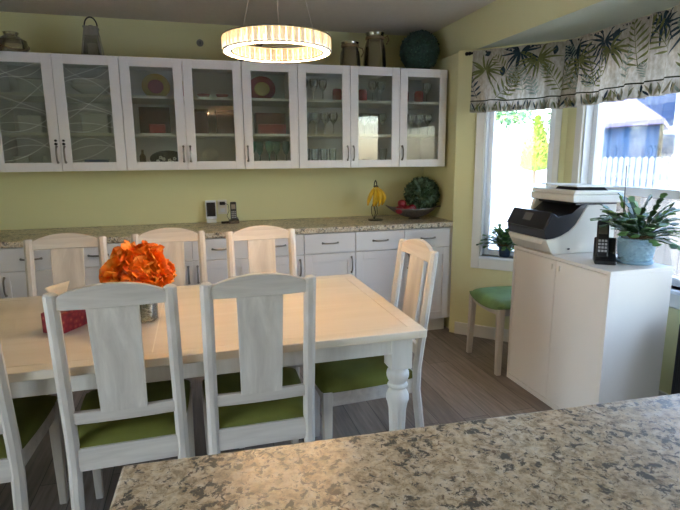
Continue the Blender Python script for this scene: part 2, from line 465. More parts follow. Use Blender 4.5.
# ------------------------------------------------------------------ base cabinets + worktop
BY = -.62
def base(x0, ndoors, hs, label):
    W = .4*ndoors - .002
    t = thing('base_cabinet', label, 'base cabinet', (x0+.001, 0, 0), 0, 'white base cabinets under the back worktop')
    cb = MB(); cb.box(0, W, -.6, -.002, .115, .874); cb.build('carcass', M['cab'], t, smooth=False)
    tk = MB(); tk.box(0, W, -.555, -.02, 0, .115); tk.build('toe_kick', M['trim'], t, smooth=False)
    for i in range(ndoors):
        dx0 = i*.4 + .0015; dw = .397 - (.002 if i == ndoors-1 else 0)
        d_ = MB(); shaker(d_, dx0, dx0+dw, BY, -.6, .118, .714); do = d_.build('door', M['cab'], t, bevel=.0015)
        hx = dx0 + (.03 if hs[i] == 'L' else dw-.03)
        bow_handle(do, (hx, BY, .62), .12, 'z', .028)
        r_ = MB(); r_.box(dx0, dx0+dw, BY, -.6, .7195, .868); ro = r_.build('drawer', M['cab'], t, bevel=.0025)
        bow_handle(ro, (dx0+dw/2, BY, .795), .12, 'x', .028)
    return t
XO = -.007
_b = base(-.8+XO, 2, 'RL', 'double base cabinet at the right end below the fruit bowl')
mb = MB(); mb.box(.7985, .834, -.605, -.02, .115, .874); mb.build('filler_panel', M['cab'], _b, smooth=False)
base(-1.2+XO, 1, 'R', 'single base cabinet left of the right-end double cabinet, seen between two chairs')
base(-1.6+XO, 1, 'R', 'single base cabinet behind the rightmost far-side chair')
base(-2.4+XO, 2, 'RL', 'double base cabinet under the cordless phone on the worktop')
base(-2.8+XO, 1, 'R', 'single base cabinet behind the orange flowers, between two far-side chairs')
base(-3.6+XO, 2, 'RL', 'leftmost double base cabinet behind the leftmost far-side chair')
wt = MB(); wt.box(-3.62, .028, -.64, -.002, .875, .915)
tag(wt.build('worktop', M['granite'], bevel=.006), 'speckled granite worktop running along the back wall', 'worktop')

# ------------------------------------------------------------------ foreground island
an = math.atan2(-.054, 1.149)
isl = thing('kitchen_island', 'white island base under the granite top in the foreground', 'island', (-2.103, -3.421, 0), an)
ib = MB(); ib.box(.05, 2.0, -.68, -.30, 0, .873); ib.build('carcass', M['cab'], isl, bevel=.003)
it = MB(); it.box(0, 2.06, -.74, 0, .875, .915)
o = it.build('island_worktop', M['granite'], bevel=.006); o.location = (-2.103, -3.421, 0); o.rotation_euler = (0,0,an)
tag(o, 'cream, brown and grey speckled granite island top in the foreground', 'worktop')

# ------------------------------------------------------------------ dining table
TX0, TX1, TY0, TY1, TZ = -3.2, -1.112, -2.532, -1.51, .76
tb = thing('dining_table', 'long cream dining table with white turned and fluted legs', 'dining table', ((TX0+TX1)/2, (TY0+TY1)/2, 0))
ox, oy = (TX0+TX1)/2, (TY0+TY1)/2
def tl(x): return x-ox
b_ = .062
tt = MB(); y0, y1 = TY0-oy, TY1-oy; x0, x1 = TX0-ox, TX1-ox
tt.box(x0+b_, x1-b_, y0+b_, y1-b_, TZ-.03, TZ-.0008, 0)
tt.build('tabletop', M['tabletop'], tb, smooth=False)
bd = MB()
bd.box(x0, x1, y0, y0+b_-.001, TZ-.032, TZ, 0); bd.box(x0, x1, y1-b_+.001, y1, TZ-.032, TZ, 0)
bd.box(x0, x0+b_-.001, y0+b_-.001, y1-b_+.001, TZ-.032, TZ, 0); bd.box(x1-b_+.001, x1, y0+b_-.001, y1-b_+.001, TZ-.032, TZ, 0)
bd.build('tabletop_border', M['tableedge'], tb, bevel=.003)
lf = MB(); 
for xc, mi in ((-2.135, 0), (-2.215, 1)):
    lf.box(xc-.0022-ox, xc+.0022-ox, y0+b_, y1-b_, TZ-.0012, TZ-.0004, mi)
lf.build('leaf_seam', [M['seam'], M['groove']], tb, smooth=False)
ap = MB()
ap.box(x0+.12, x1-.12, y0+.045, y0+.07, .655, TZ-.032); ap.box(x0+.12, x1-.12, y1-.07, y1-.045, .655, TZ-.032)
ap.box(x0+.045, x0+.07, y0+.12, y1-.12, .655, TZ-.032); ap.box(x1-.07, x1-.045, y0+.12, y1-.12, .655, TZ-.032)
ap.build('apron', M['tableleg'], tb, bevel=.002)
def fl_(z): return .16 if .12 < z < .41 else 0
legm = None
prof = [(.020,0),(.026,.004),(.029,.02),(.027,.04),(.020,.05),(.022,.058),(.027,.07),(.022,.082),(.0225,.10),(.0245,.118),(.0255,.122),(.037,.36),(.0385,.40),(.0395,.415),(.042,.43),(.0475,.445),(.047,.462),(.040,.480),(.033,.490),(.032,.497),(.040,.500),(.0425,.507),(.040,.514),(.034,.518),(.034,.524),(.041,.532),(.0455,.545),(.0465,.556),(.0445,.568),(.038,.578),(.031,.583),(.031,.587),(.04,.590)]
for sx_, sy_ in ((1,-1),(1,1),(-1,-1),(-1,1)):
    cx = (x1-.088) if sx_ > 0 else (x0+.088); cy = (y0+.082) if sy_ < 0 else (y1-.082)
    lg = MB(); lg.lathe(prof, 60, flute=fl_); lg.box(-.044,.044,-.044,.044,.588,TZ-.032)
    lg.build('leg', M['tableleg'], tb, bevel=.002, loc=(cx, cy, 0))

# ------------------------------------------------------------------ dining chairs
def make_chair():
    t = thing('dining_chair', 'x', 'chair', (0,0,0), 0, 'whitewashed dining chairs around the table')
    def yb(z): return -.27 + (.27-.215)*min(z,.45)/.45 if z < .45 else -.215 - (z-.45)/.58*.078
    def hw(z): return .182 - .004*min(z/1.0, 1)
    def postb(sx, z0, z1, n=10):
        mb = MB(); rings = []
        for i in range(n+1):
            z = z0+(z1-z0)*i/n; x = sx*hw(z)*.975; y = yb(z)
            k = 1.0
            wx, wy = .0205*k, .018*k
            if z < .4: wx, wy = .018+.0025*z/.4, .017+.003*z/.4
            # octagonal section, rounded
            c_ = .38
            pts = [(-wx,-wy*c_),(-wx*c_,-wy),(wx*c_,-wy),(wx,-wy*c_),(wx,wy*c_),(wx*c_,wy),(-wx*c_,wy),(-wx,wy*c_)]
            rings.append([(x+a, y+b, z) for a, b in pts])
        vs = [p for r_ in rings for p in r_]; fs = []
        for i in range(n):
            for k in range(8): fs.append((i*8+k, i*8+(k+1) % 8, (i+1)*8+(k+1) % 8, (i+1)*8+k))
        fs.append(tuple(range(8))[::-1]); fs.append(tuple(n*8+k for k in range(8)))
        mb._add(vs, fs); return mb
    for sx in (-1, 1):
        mb = postb(sx, 0, 1.022); mb.ico((sx*hw(1.022)*.975, yb(1.022), 1.021), (.0195,.0172,.010), 3)
        mb.build('back_post', M['chair'], t)
    def curved(z0f, z1f, th, dip, xw, n=20, name='rail', mat='chairx'):
        mb = MB(); vs = []; fs = []
        for i in range(n+1):
            u = -1+2*i/n; x = u*xw
            z0, z1 = z0f(u), z1f(u)
            dy = -dip*(1-u*u)
            for z, s in ((z0,-1),(z1,-1),(z1,1),(z0,1)):
                vs.append((x, yb(z)+dy+s*th/2, z))
        for i in range(n):
            for k in range(4): fs.append((i*4+k, i*4+(k+1) % 4, (i+1)*4+(k+1) % 4, (i+1)*4+k))
        fs.append((3,2,1,0)); fs.append(tuple(n*4+k for k in range(4)))
        mb._add(vs, fs)
        return mb.build(name, M[mat], t, bevel=.003, angle=40)
    curved(lambda u: .972, lambda u: 1.008+.044*(1-u*u)**.8, .022, .012, .166, name='top_rail')
    curved(lambda u: .562, lambda u: .607, .020, .006, .168, name='lower_rail')
    # splat
    mb = MB(); vs = []; fs = []; n = 10
    for i in range(n+1):
        z = .600+(.980-.600)*i/n; hwid = .073+.005*i/n
        for x, s in ((-hwid,-1),(hwid,-1),(hwid,1),(-hwid,1)):
            vs.append((x, yb(z)-.011+s*.007, z))
    for i in range(n):
        for k in range(4): fs.append((i*4+k, i*4+(k+1) % 4, (i+1)*4+(k+1) % 4, (i+1)*4+k))
    fs.append((3,2,1,0)); fs.append(tuple(n*4+k for k in range(4))); mb._add(vs, fs)
    mb.build('back_splat', M['chair'], t, bevel=.002)
    # seat frame
    mb = MB()
    mb.box(-.165, .165, -.232, -.21, .385, .468)
    mb.box(-.18, .18, .185, .207, .395, .458)
    for sx in (-1, 1):
        xa, xb = sx*.165, sx*.19; 
        mb.hexa([(xa-.011,-.21,.39),(xa+.011,-.21,.39),(xb+.011,.19,.39),(xb-.011,.19,.39)], [(xa-.011,-.21,.458),(xa+.011,-.21,.458),(xb+.011,.19,.458),(xb-.011,.19,.458)])
    mb.build('seat_frame', M['chairx'], t, bevel=.002)
    for sx in (-1, 1):
        mb = MB(); x = sx*.192; y = .195; a = .021; b2 = .0145
        mb.hexa([(x-b2,y-b2,0),(x+b2,y-b2,0),(x+b2,y+b2,0),(x-b2,y+b2,0)], [(x-a,y-a,.46),(x+a,y-a,.46),(x+a,y+a,.46),(x-a,y+a,.46)])
        mb.build('front_leg', M['chair'], t, bevel=.003)
    # cushion: pillow wrapped over the frame
    mb = MB(); n = 16; vs = []; fs = []
    def prof_(u, v):   # u,v in -1..1
        wid = .178+.040*(v+1)/2
        su = math.copysign(1-(1-abs(u))**1.0, u)
        cx_ = u*wid; cy_ = -.222+(v+1)/2*.448
        r2 = max(abs(u), abs(v))
        # rounded-corner squeeze
        k = 1-.055*(u*u*v*v)
        h = (1-abs(u)**5)*(1-abs(v)**5)
        return cx_*k, -.0+(cy_)*k if v > 0 else cy_, h
    for j in range(n+1):
        for i in range(n+1):
            u = -1+2*i/n; v = -1+2*j/n
            x, y, h = prof_(u, v); vs.append((x, y, .472+.036*h**.45))
    fs += [(j*(n+1)+i, j*(n+1)+i+1, (j+1)*(n+1)+i+1, (j+1)*(n+1)+i) for j in range(n) for i in range(n)]
    m0 = len(vs)
    for j in range(n+1):
        for i in range(n+1):
            u = -1+2*i/n; v = -1+2*j/n
            x, y, h = prof_(u, v); vs.append((x, y, .452 if h > 0 else .456))
    fs += [(m0+(j+1)*(n+1)+i, m0+(j+1)*(n+1)+i+1, m0+j*(n+1)+i+1, m0+j*(n+1)+i) for j in range(n) for i in range(n)]
    ring = [i for i in range(n+1)] + [(j)*(n+1)+n for j in range(1, n+1)] + [n*(n+1)+i for i in range(n-1, -1, -1)] + [j*(n+1) for j in range(n-1, 0, -1)]
    for k in range(len(ring)):
        a, b3 = ring[k], ring[(k+1) % len(ring)]; fs.append((a, m0+a, m0+b3, b3))
    mb._add(vs, fs)
    mb.build('seat_cushion', M['green'], t, angle=70)
    return t
ch = Rep(make_chair())
NB = 'whitewashed chair with its back to the camera, '
ch.at((-1.768,-2.312,0), 0, NB+'rightmost of three')
ch.at((-2.232,-2.305,0), R(1), NB+'in front of the flowers')
ch.at((-2.757,-2.305,0), R(1), NB+'cut off by the left picture edge')
FB = 'whitewashed chair on the far side of the table, '
ch.at((-2.62,-1.67,0), PI, FB+'leftmost one')
ch.at((-2.115,-1.63,0), PI, FB+'its back rising behind the orange flowers')
ch.at((-1.615,-1.70,0), PI, FB+'rightmost one, right of the phone')
ch.at((-1.278,-2.145,0), R(90), 'whitewashed chair with green seat at the right end of the table')

# ------------------------------------------------------------------ vase + flowers, red box
VX, VY = -2.198, -2.07
vs_ = thing('glass_vase', 'clear glass vase with pebbles holding the orange flowers on the table', 'vase', (VX, VY, TZ))
vb = MB(); vb.lathe([(.052,.0),(.058,.006),(.060,.03),(.060,.085),(.052,.11),(.048,.135),(.052,.15),(.049,.15),(.045,.135),(.049,.11),(.056,.085),(.056,.03),(.053,.012),(.0,.010)], 32)
M['vase'] = glassmat('vase_glass', (.86,.90,.84), 1.4, .02, .07, haze=.06, cloudcol='#c8cfbf')
vb.build('glass_body', M['vase'], vs_)
M['pebble'] = basic('pebble', '#8a8a74', .35, var=.35, nscale=40)
pb = MB(); rnd = random.Random(3)
for i in range(70):
    a = rnd.random()*2*PI; r = .047*math.sqrt(rnd.random()); z = .018+.045*rnd.random()
    pb.ico((r*math.cos(a), r*math.sin(a), z), (.008+.003*rnd.random(), .008, .006), 1)
o = pb.build('pebbles', M['pebble'], vs_); o['kind'] = 'stuff'
def orange():
    m, nt, b = newmat('orange_petal'); v = coords(nt)
    n = N(nt, 'ShaderNodeTexNoise', Scale=14, Detail=4); nt.links.new(v, n.inputs['Vector'])
    r = ramp(nt, [(.32, S('#ee5a1a')), (.48, S('#ff8a14')), (.66, S('#ffb03c'))]); nt.links.new(n.outputs['Fac'], r.inputs['Fac'])
    nt.links.new(r.outputs['Color'], b.inputs['Base Color']); b.inputs['Roughness'].default_value = .55
    b.inputs['Subsurface Weight'].default_value = 0
    return m
M['orange'] = orange()
M['peach'] = basic('peach_petal', '#f58a50', .55, var=.2, nscale=20)
bq = thing('flower_bouquet', 'large ruffled orange flower bouquet standing in the glass vase', 'flowers', (VX, VY, TZ))
bq.scale = (.93,.93,.96)
st = MB()
for i in range(9):
    a = i*2*PI/9; st.tube([(.02*math.cos(a), .02*math.sin(a), .03), (.028*math.cos(a+.5), .028*math.sin(a+.5), .15), (.05*math.cos(a), .05*math.sin(a), .22)], .003, 6)
M['stem'] = basic('stem_green', '#6f7d4a', .6); st.build('stems', M['stem'], bq)
rnd = random.Random(11)
for fi, (cx, cy, cz, rad, mt) in enumerate([(-.075,-.045,.205,.068,'orange'),(.0,-.075,.215,.075,'orange'),(.072,-.04,.20,.065,'orange'),(-.04,-.02,.27,.07,'orange'),(.045,-.02,.265,.07,'orange'),(.0,.05,.24,.085,'orange'),(-.09,.04,.20,.055,'orange'),(.09,.045,.20,.055,'orange'),(-.02,-.085,.205,.05,'peach')]):
    mb = MB()
    npet = 34
    for k in range(npet):
        g = (k+.5)/npet; th = math.acos(1-1.75*g); ph = k*2.39996+fi
        d = Vector((math.sin(th)*math.cos(ph), math.sin(th)*math.sin(ph), math.cos(th)))
        rr = rad*(.55+.5*rnd.random())
        s1 = d.cross(Vector((0,0,1)));  s1 = s1.normalized() if s1.length > .01 else Vector((1,0,0)); s2 = d.cross(s1)
        w_ = rad*(.45+.25*rnd.random()); fr_ = rnd.random()*6
        tw = rnd.random()*PI
        sa = s1*math.cos(tw)+s2*math.sin(tw); sb = d*.9 + (s2*math.cos(tw)-s1*math.sin(tw))*.55
        base_ = Vector((cx,cy,cz)) + d*rr*.45
        def fn(u, v, base_=base_, sa=sa, sb=sb, d=d, w_=w_, fr_=fr_, rr=rr):
            uu = (u-.5)*2
            ww = w_*(.35+.9*math.sin(PI*min(v*.62+.12, 1)))
            p = base_ + sa*uu*ww + sb*v*rr*.75 + d*(uu*uu*-.25*rr) 
            p += (d.cross(sb)).normalized()*0
            p += sa.cross(sb).normalized()*(.16*rr*math.sin(uu*7+fr_)*v + .25*rr*v*v)
            return p
        mb.grid(fn, 7, 4)
    mb.ico((cx, cy, cz), rad*.62, 2, noise=.2, seed=fi)
    o = mb.build('blossom', M[mt], bq, angle=80, fixn=False)
    if mt == 'peach': o['label'] = 'paler peach blossom'

def redfloral():
    m, nt, b = newmat('red_floral'); v = coords(nt)
    vo = N(nt, 'ShaderNodeTexVoronoi', Scale=48); nt.links.new(v, vo.inputs['Vector'])
    r = ramp(nt, [(0, S('#c87c4a')), (.22, S('#a13f38')), (.5, S('#8a1c28')), (1, S('#64101e'))]); nt.links.new(vo.outputs['Distance'], r.inputs['Fac'])
    nt.links.new(r.outputs['Color'], b.inputs['Base Color']); b.inputs['Roughness'].default_value = .35
    return m
M['redfloral'] = redfloral()
M['paper'] = basic('tissue_paper', '#eadcc2', .8)
rb = thing('tissue_box', 'dark red floral tissue box on the table left of the flowers', 'tissue box', (-2.482, -2.085, TZ), R(-31))
mb = MB(); mb.box(-.045,.045,-.085,.085,0,.082); mb.build('box', M['redfloral'], rb, bevel=.004)
mb = MB(); mb.grid(lambda u, v: (.004*math.sin(u*5+v*3)+.045*(u-.5)*v, -.035+(u-.5)*(.02+.055*v)+.0*v, .080+.10*v+.014*u*v), 8, 6)
mb.build('tissue', M['paper'], rb, solid=.003)

# ------------------------------------------------------------------ chandelier
CX, CY, CZ0 = -1.592, -2.03, 1.862
RO = .225
M['chrome'] = basic('polished_chrome', '#c9c6c0', .12, 1, var=.02)
M['led'] = emis('led_strip', '#ffd9a0', 1.0)
M['ledd'] = emis('led_downlight', '#ffd6a2', 36)
M['satin'] = basic('satin_band', '#d9d2c6', .3, .3, var=.02)
def crystalmat():
    m, nt, b = newmat('lit_crystal'); v = coords(nt)
    vo = N(nt, 'ShaderNodeTexVoronoi', Scale=95); nt.links.new(v, vo.inputs['Vector'])
    r = ramp(nt, [(0, S('#ffffff')), (.25, S('#ffe7b8')), (.6, S('#d8a860')), (1, S('#9a7440'))]); nt.links.new(vo.outputs['Color'], r.inputs['Fac'])
    b.inputs['Base Color'].default_value = S('#efe3cc')
    nt.links.new(r.outputs['Color'], b.inputs['Emission Color'])
    oi = N(nt, 'ShaderNodeObjectInfo'); mr = N(nt, 'ShaderNodeMapRange'); mr.inputs['To Min'].default_value = .10; mr.inputs['To Max'].default_value = .46
    nt.links.new(oi.outputs['Random'], mr.inputs['Value']); nt.links.new(mr.outputs[0], b.inputs['Emission Strength'])
    b.inputs['Roughness'].default_value = .1
    return m
M['crystal'] = crystalmat()
cd = thing('chandelier', 'lit crystal ring chandelier hanging on thin cables above the table', 'chandelier', (CX, CY, CZ0))
def ringmb(ro, ri, z0, z1, seg=96):
    mb = MB(); vs = []; fs = []
    for k in range(seg):
        a = 2*PI*k/seg
        for r, z in ((ro,z0),(ro,z1),(ri,z1),(ri,z0)): vs.append((r*math.cos(a), r*math.sin(a), z))
    for k in range(seg):
        n = (k+1) % seg
        for q in range(4): fs.append((k*4+q, k*4+(q+1) % 4, n*4+(q+1) % 4, n*4+q))
    mb._add(vs, fs); return mb
ringmb(RO-.006, RO-.030, .006, .050).build('led_ring', M['led'], cd)
ringmb(RO+.003, RO-.006, -.003, .003).build('lower_band', M['satin'], cd, bevel=.001)
ringmb(RO-.030, RO-.039, -.003, .003).build('inner_band', M['satin'], cd, bevel=.001)
ringmb(RO-.010, RO-.026, -.001, .004).build('downlight_strip', M['ledd'], cd)
ringmb(RO+.002, RO-.040, .052, .058).build('upper_band', M['chrome'], cd, bevel=.001)
proto = None
for ring_, cnt, rr in (('o', 54, RO-.001), ('i', 46, RO-.036)):
    for k in range(cnt):
        a = 2*PI*k/cnt
        if proto is None or (ring_ == 'i' and k == 0):
            wd = 2*PI*rr/cnt*.43; mb = MB()
            mb.hexa([(-.003,-wd,.003),(.003,-wd*.7,.003),(.003,wd*.7,.003),(-.003,wd,.003)], [(-.003,-wd,.051),(.003,-wd*.7,.051),(.003,wd*.7,.051),(-.003,wd,.051)])
            proto = mb.build('crystal', M['crystal'], cd, smooth=False); o = proto
        else:
            o = proto.copy(); col.objects.link(o); o.parent = cd
        o.location = (rr*math.cos(a), rr*math.sin(a), 0); o.rotation_euler = (0,0,a)
for a in (R(222), R(305), R(78)):
    mb = MB(); top = CZ-CZ0-.03
    mb.tube([((RO-.02)*math.cos(a), (RO-.02)*math.sin(a), .056), (.045*math.cos(a), .045*math.sin(a), top)], .0013, 6)
    mb.build('cable', M['satin'], cd)
mb = MB(); mb.lathe([(.07,CZ-CZ0-.03),(.07,CZ-CZ0-.001)], 32); mb.build('ceiling_plate', M['chrome'], cd)

# ------------------------------------------------------------------ dishes behind the cabinet glass
M['china'] = basic('white_china', '#e9e8e0', .25, var=.02)
M['redcer'] = basic('red_ceramic', '#a8343c', .25, var=.12)
M['darkred'] = basic('dark_red_lacquer', '#5a1a1c', .35, var=.15)
M['brownred'] = basic('red_brown_wood', '#5c2f2a', .45, var=.2)
M['bluepl'] = basic('blue_plastic', '#3c56a0', .4)
M['yellowcer'] = basic('yellow_ceramic', '#c8a23c', .35, var=.12)
M['leafdk'] = basic('dark_leaf_glaze', '#2c4a26', .4)
M['amber'] = glassmat('amber_bottle', (.7,.62,.45), 1.2, .03, .06, haze=.3, cloudcol='#6b5a40')
UF = 1.363; IY = -.27
CAB = {1:'in the etched-glass cabinet', 2:'in the cabinet with the yellow apple plate', 3:'in the teal goblet cabinet', 4:'in the glassware cabinet below the jars', 5:'in the corner cabinet below the leafy ball'}
SH = {UF:'bottom shelf', S2:'middle shelf', S1:'top shelf'}
def item(name, label, cat, mb, mats, loc, group=None, rz=0, bevel=0, **k):
    o = mb.build(name, mats, None, bevel=bevel, **k); o.location = loc; o.rotation_euler = (0,0,rz)
    return tag(o, label, cat, group)
def goblet_mb(h=.17, r=.034, bowl=.085):
    mb = MB(); mb.lathe([(r*.9,0),(r*.9,.003),(.006,.008),(.004,.02),(.004,h-bowl),(.012,h-bowl+.006),(r*.85,h-bowl*.62),(r,h-bowl*.3),(r*.9,h),(r*.84,h),(r*.93,h-bowl*.3),(r*.78,h-bowl*.6),(0,h-bowl+.012)], 16); return mb
def tumbler_mb(h=.11, r=.032):
    mb = MB(); mb.lathe([(r*.8,0),(r,h),(r*.92,h),(r*.74,.008),(0,.008)], 16); return mb
def mug_mb(h=.09, r=.038, handle=True):
    mb = MB(); mb.lathe([(r*.85,0),(r,.012),(r,h),(r*.9,h),(r*.9,.01),(0,.01)], 20)
    if handle: mb.tube([(r*.95,0,h*.8),(r*1.5,0,h*.75),(r*1.65,0,h*.5),(r*1.45,0,h*.28),(r*.95,0,h*.2)], .005, 8)
    return mb
def plate_standing(name, label, r, loc, m_rim, m_mid, kind='apple', sx=1):
    t = thing(name, label, 'plate', loc)
    mb = MB(); mb.M = Matrix.Translation((0,0,r)) @ Matrix.Rotation(R(-78), 4, 'X')
    mb.lathe([(0,0),(r*.6,.002),(r*.72,.010),(r,.018),(r,.022),(r*.7,.014),(r*.6,.006),(0,.005)], 40, sx=sx)
    mb.build('dish', M[m_rim], t)
    mb = MB(); mb.M = Matrix.Translation((0,-.004,r*1.0)) @ Matrix.Rotation(R(-78), 4, 'X')
    mb.lathe([(0,-.004),(r*.5,-.003),(r*.55,.001),(0,.002)], 24, mi=0, sx=sx)
    mb.build('red_apple_motif', M[m_mid], t)
    return t
def X_(i, f): return -3.2 + .4*i + .4*f      # door index from left (0..7), fraction
# etched cabinet
mb = MB(); mb.box(-.085,.085,-.06,.06,0,.10); mb.box(-.095,.095,-.068,.068,.09,.105)
item('serving_dish', 'white rectangular dish on the top shelf behind the left etched door', 'dish', mb, M['china'], (X_(0,.60),IY,S1), bevel=.008)
mb = MB(); mb.box(-.07,.07,-.06,.06,0,.12); item('storage_box', 'pale square container on the middle shelf behind the left etched door', 'container', mb, M['china'], (X_(0,.5),IY,S2), bevel=.008)
for f, n in ((.3,'left'),(.75,'right')): item('mug', n+' white mug on the bottom shelf behind the left etched door', 'mug', mug_mb(.085,.045), M['china'], (X_(0,f),IY-.05,UF), 'white mugs')
mb = MB(); mb.lathe([(.05,0),(.06,.008),(.13,.055),(.135,.07),(.128,.07),(.055,.014),(0,.012)], 32); mb.lathe([(.0,.05),(.125,.075),(.13,.10),(.122,.10),(0,.06)],32)
item('serving_bowl', 'wide white bowls nested on the top shelf behind the right etched door', 'bowl', mb, M['china'], (X_(1,.5),IY,S1))
mb = MB(); mb.box(-.085,.085,-.07,.07,0,.13); mb.box(-.09,.09,-.075,.075,.12,.14)
item('storage_box', 'pale lidded container on the middle shelf behind the right etched door', 'container', mb, M['china'], (X_(1,.5),IY,S2), bevel=.008)
mb = MB(); mb.lathe([(.06,0),(.075,.01),(.08,.055),(.083,.06),(.077,.06),(.07,.012),(0,.01)], 28)
item('storage_bowl', 'blue bowl on the bottom shelf behind the right etched door', 'bowl', mb, M['bluepl'], (X_(1,.45),IY,UF))
# apple cabinet
plate_standing('decorative_plate', 'yellow plate with a red apple leaning on the top shelf left of the chandelier', .088, (X_(2,.52),-.2,S1), 'yellowcer', 'redcer', sx=1.12)
plate_standing('decorative_plate', 'second yellow plate standing half behind the door stile, top shelf of the apple cabinet', .07, (X_(2,1.0),-.12,S1), 'yellowcer', 'redcer')
t = thing('wooden_tray_box', 'red-brown square box standing on the middle shelf below the yellow apple plate', 'box', (X_(2,.46),-.18,S2))
mb = MB(); mb.box(-.105,.105,-.03,.03,0,.195); mb.build('box_body', M['brownred'], t, bevel=.004)
mb = MB(); mb.box(-.09,.09,-.034,-.029,.015,.18); mb.build('front_panel', M['darkred'], t, bevel=.002)
mb = MB(); mb.box(-.055,.055,-.04,.04,0,.065); item('small_box', 'small bright red box in front of the red-brown square box', 'box', mb, M['redcer'], (X_(2,.52),-.33,S2), bevel=.006)
mb = MB(); mb.lathe([(.02,0),(.022,.01),(.022,.08),(.009,.10),(.009,.125),(.011,.128),(0,.128)], 18)
item('glass_bottle', 'small brownish bottle on the bottom shelf left of the floral black platter', 'bottle', mb, M['amber'], (X_(2,.22),IY,UF))
pt = thing('floral_platter', 'black oval platter with white flowers on the bottom shelf', 'platter', (X_(2,.66),-.3,UF))
mb = MB(); mb.M = Matrix.Translation((0,0,.055)) @ Matrix.Rotation(R(-70), 4, 'X'); mb.lathe([(0,0),(.09,.004),(.125,.014),(.128,.018),(.09,.010),(0,.006)], 36, sy=.5); mb.build('dish', M['black'], pt)
mb = MB()
for (fx, fz) in ((-.07,.045),(-.03,.06),(.01,.05),(.045,.062),(.08,.048),(-.05,.07),(.03,.035)):
    for k in range(5):
        a = k*2*PI/5; mb.ico((fx+.008*math.cos(a), -.017+(.055-fz)*-.3, fz+.008*math.sin(a)), (.006,.003,.006), 1)
mb.build('flower_pattern', M['china'], pt)
for f, n in ((.35,'left'),(.68,'right')):
    mb = MB(); mb.lathe([(.022,0),(.03,.006),(.048,.035),(.044,.035),(.026,.01),(0,.008)], 24); item('red_bowl', n+' small red bowl on the top shelf of the apple cabinet, behind its right door', 'bowl', mb, M['redcer'], (X_(3,f),IY,S1), 'small red bowls')
for f, n, w_ in ((.28,'narrow dark red box on the middle shelf, left of its wider neighbour',.05),(.74,'wide dark red box on the middle shelf beside the reflection of the chandelier',.075)):
    t = thing('lacquer_box', n, 'box', (X_(3,f),-.22,S2))
    mb = MB(); mb.box(-w_,w_,-.05,.05,0,.155); mb.build('box_body', M['darkred'], t, bevel=.004)
    mb = MB(); mb.box(-w_-.004,w_+.004,-.054,.054,.155,.18); mb.build('lid', M['darkred'], t, bevel=.004)
plate_standing('dinner_plate', 'pale round plate standing on the bottom shelf of the apple cabinet', .06, (X_(3,.42),-.2,UF+.02), 'china', 'china')
mb = MB(); mb.box(-.13,.13,-.07,.07,0,.018); mb.box(-.14,.14,-.08,.08,.012,.02)
item('wooden_tray', 'flat dark brown tray on the bottom shelf under the pale plate', 'tray', mb, M['brownred'], (X_(3,.5),-.3,UF), bevel=.003)
# teal goblet cabinet
plate_standing('decorative_plate', 'large red and gold plate on the top shelf behind the chandelier', .092, (X_(4,.44),-.2,S1), 'redcer', 'yellowcer', sx=1.15)
t = thing('lacquer_box', 'large dark red box on the middle shelf above the teal goblets', 'box', (X_(4,.56),-.24,S2))
mb = MB(); mb.box(-.115,.115,-.05,.05,0,.16); mb.build('box_body', M['darkred'], t, bevel=.004)
mb = MB(); mb.box(-.10,.115,-.056,-.05,.0,.075); mb.build('front_panel', M['redcer'], t, bevel=.002)
gp = Rep(item('teal_goblet', 'x', 'goblet', goblet_mb(.185,.031,.10), M['teal'], (0,0,0), 'teal stemmed goblets on the bottom shelf'))
for k, f in enumerate((.20,.36,.52,.68,.84)):
    gp.at((X_(4,f)-.01, -.33 if k % 2 == 0 else -.27, UF), 0, ['first','second','third','fourth','fifth'][k]+' teal goblet from the left')
# clear glassware
ORD = ['first','second','third','fourth','fifth','sixth','seventh']
gob = Rep(item('stemmed_glass', 'x', 'glass', goblet_mb(.165,.036,.085), M['clear'], (0,0,0), 'clear stemmed glasses behind the cabinet glass'))
tum = Rep(item('drinking_glass', 'x', 'glass', tumbler_mb(.13,.033), M['clear'], (0,0,0), 'clear tumblers behind the cabinet glass'))
doors = {5:'left door of the glassware cabinet', 6:'right door of the glassware cabinet', 7:'door of the corner cabinet'}
for d_ in (5,6,7):
    for k, f in enumerate((.22,.40,.58,.76)):
        gob.at((X_(d_,f), -.33, S2), 0, ORD[k]+' stemmed glass in the front row, middle shelf, '+doors[d_])
    for k, f in enumerate((.31,.49,.67)):
        gob.at((X_(d_,f), -.22, S2), 0, ORD[k]+' stemmed glass in the rear row, middle shelf, '+doors[d_])
for d_, fs_ in ((5,(.22,.42,.60)),(6,(.62,.80)),(7,(.80,))):
    for k, f in enumerate(fs_):
        gob.at((X_(d_,f), -.26, S1), 0, ORD[k]+' clear stemmed glass on the top shelf, '+doors[d_])
for d_, fs_ in ((5,(.22,.40,.58,.76)),(6,(.82,))):
    for k, f in enumerate(fs_):
        tum.at((X_(d_,f), -.3, UF), 0, ORD[k]+' clear tumbler on the bottom shelf, '+doors[d_])
mb = MB(); mb.lathe([(.03,0),(.036,.02),(.037,.075),(.030,.095),(.0,.10)], 24)
rc = Rep(item('red_cup', 'x', 'cup', mb, M['redcer'], (0,0,0), 'upturned red cups on the top shelves'))
rc.at((X_(5,.86),-.3,S1), 0, 'red cup at the right end of the top shelf, left door of the glassware cabinet')
rc.at((X_(6,.38),-.3,S1), 0, 'red cup on the top shelf, right door of the glassware cabinet')
rc.at((X_(7,.26),-.3,S1), 0, 'left one of two red cups in the corner cabinet'); rc.at((X_(7,.58),-.3,S1), 0, 'right one of two red cups in the corner cabinet')
for k, f in enumerate((.22,.40)):
    item('metal_creamer', ['left','right'][k]+' small dark metal creamer with a ring handle, bottom shelf, glassware cabinet', 'creamer', mug_mb(.05,.026), M['nickel'], (X_(6,f),-.34,UF), 'dark metal creamers')
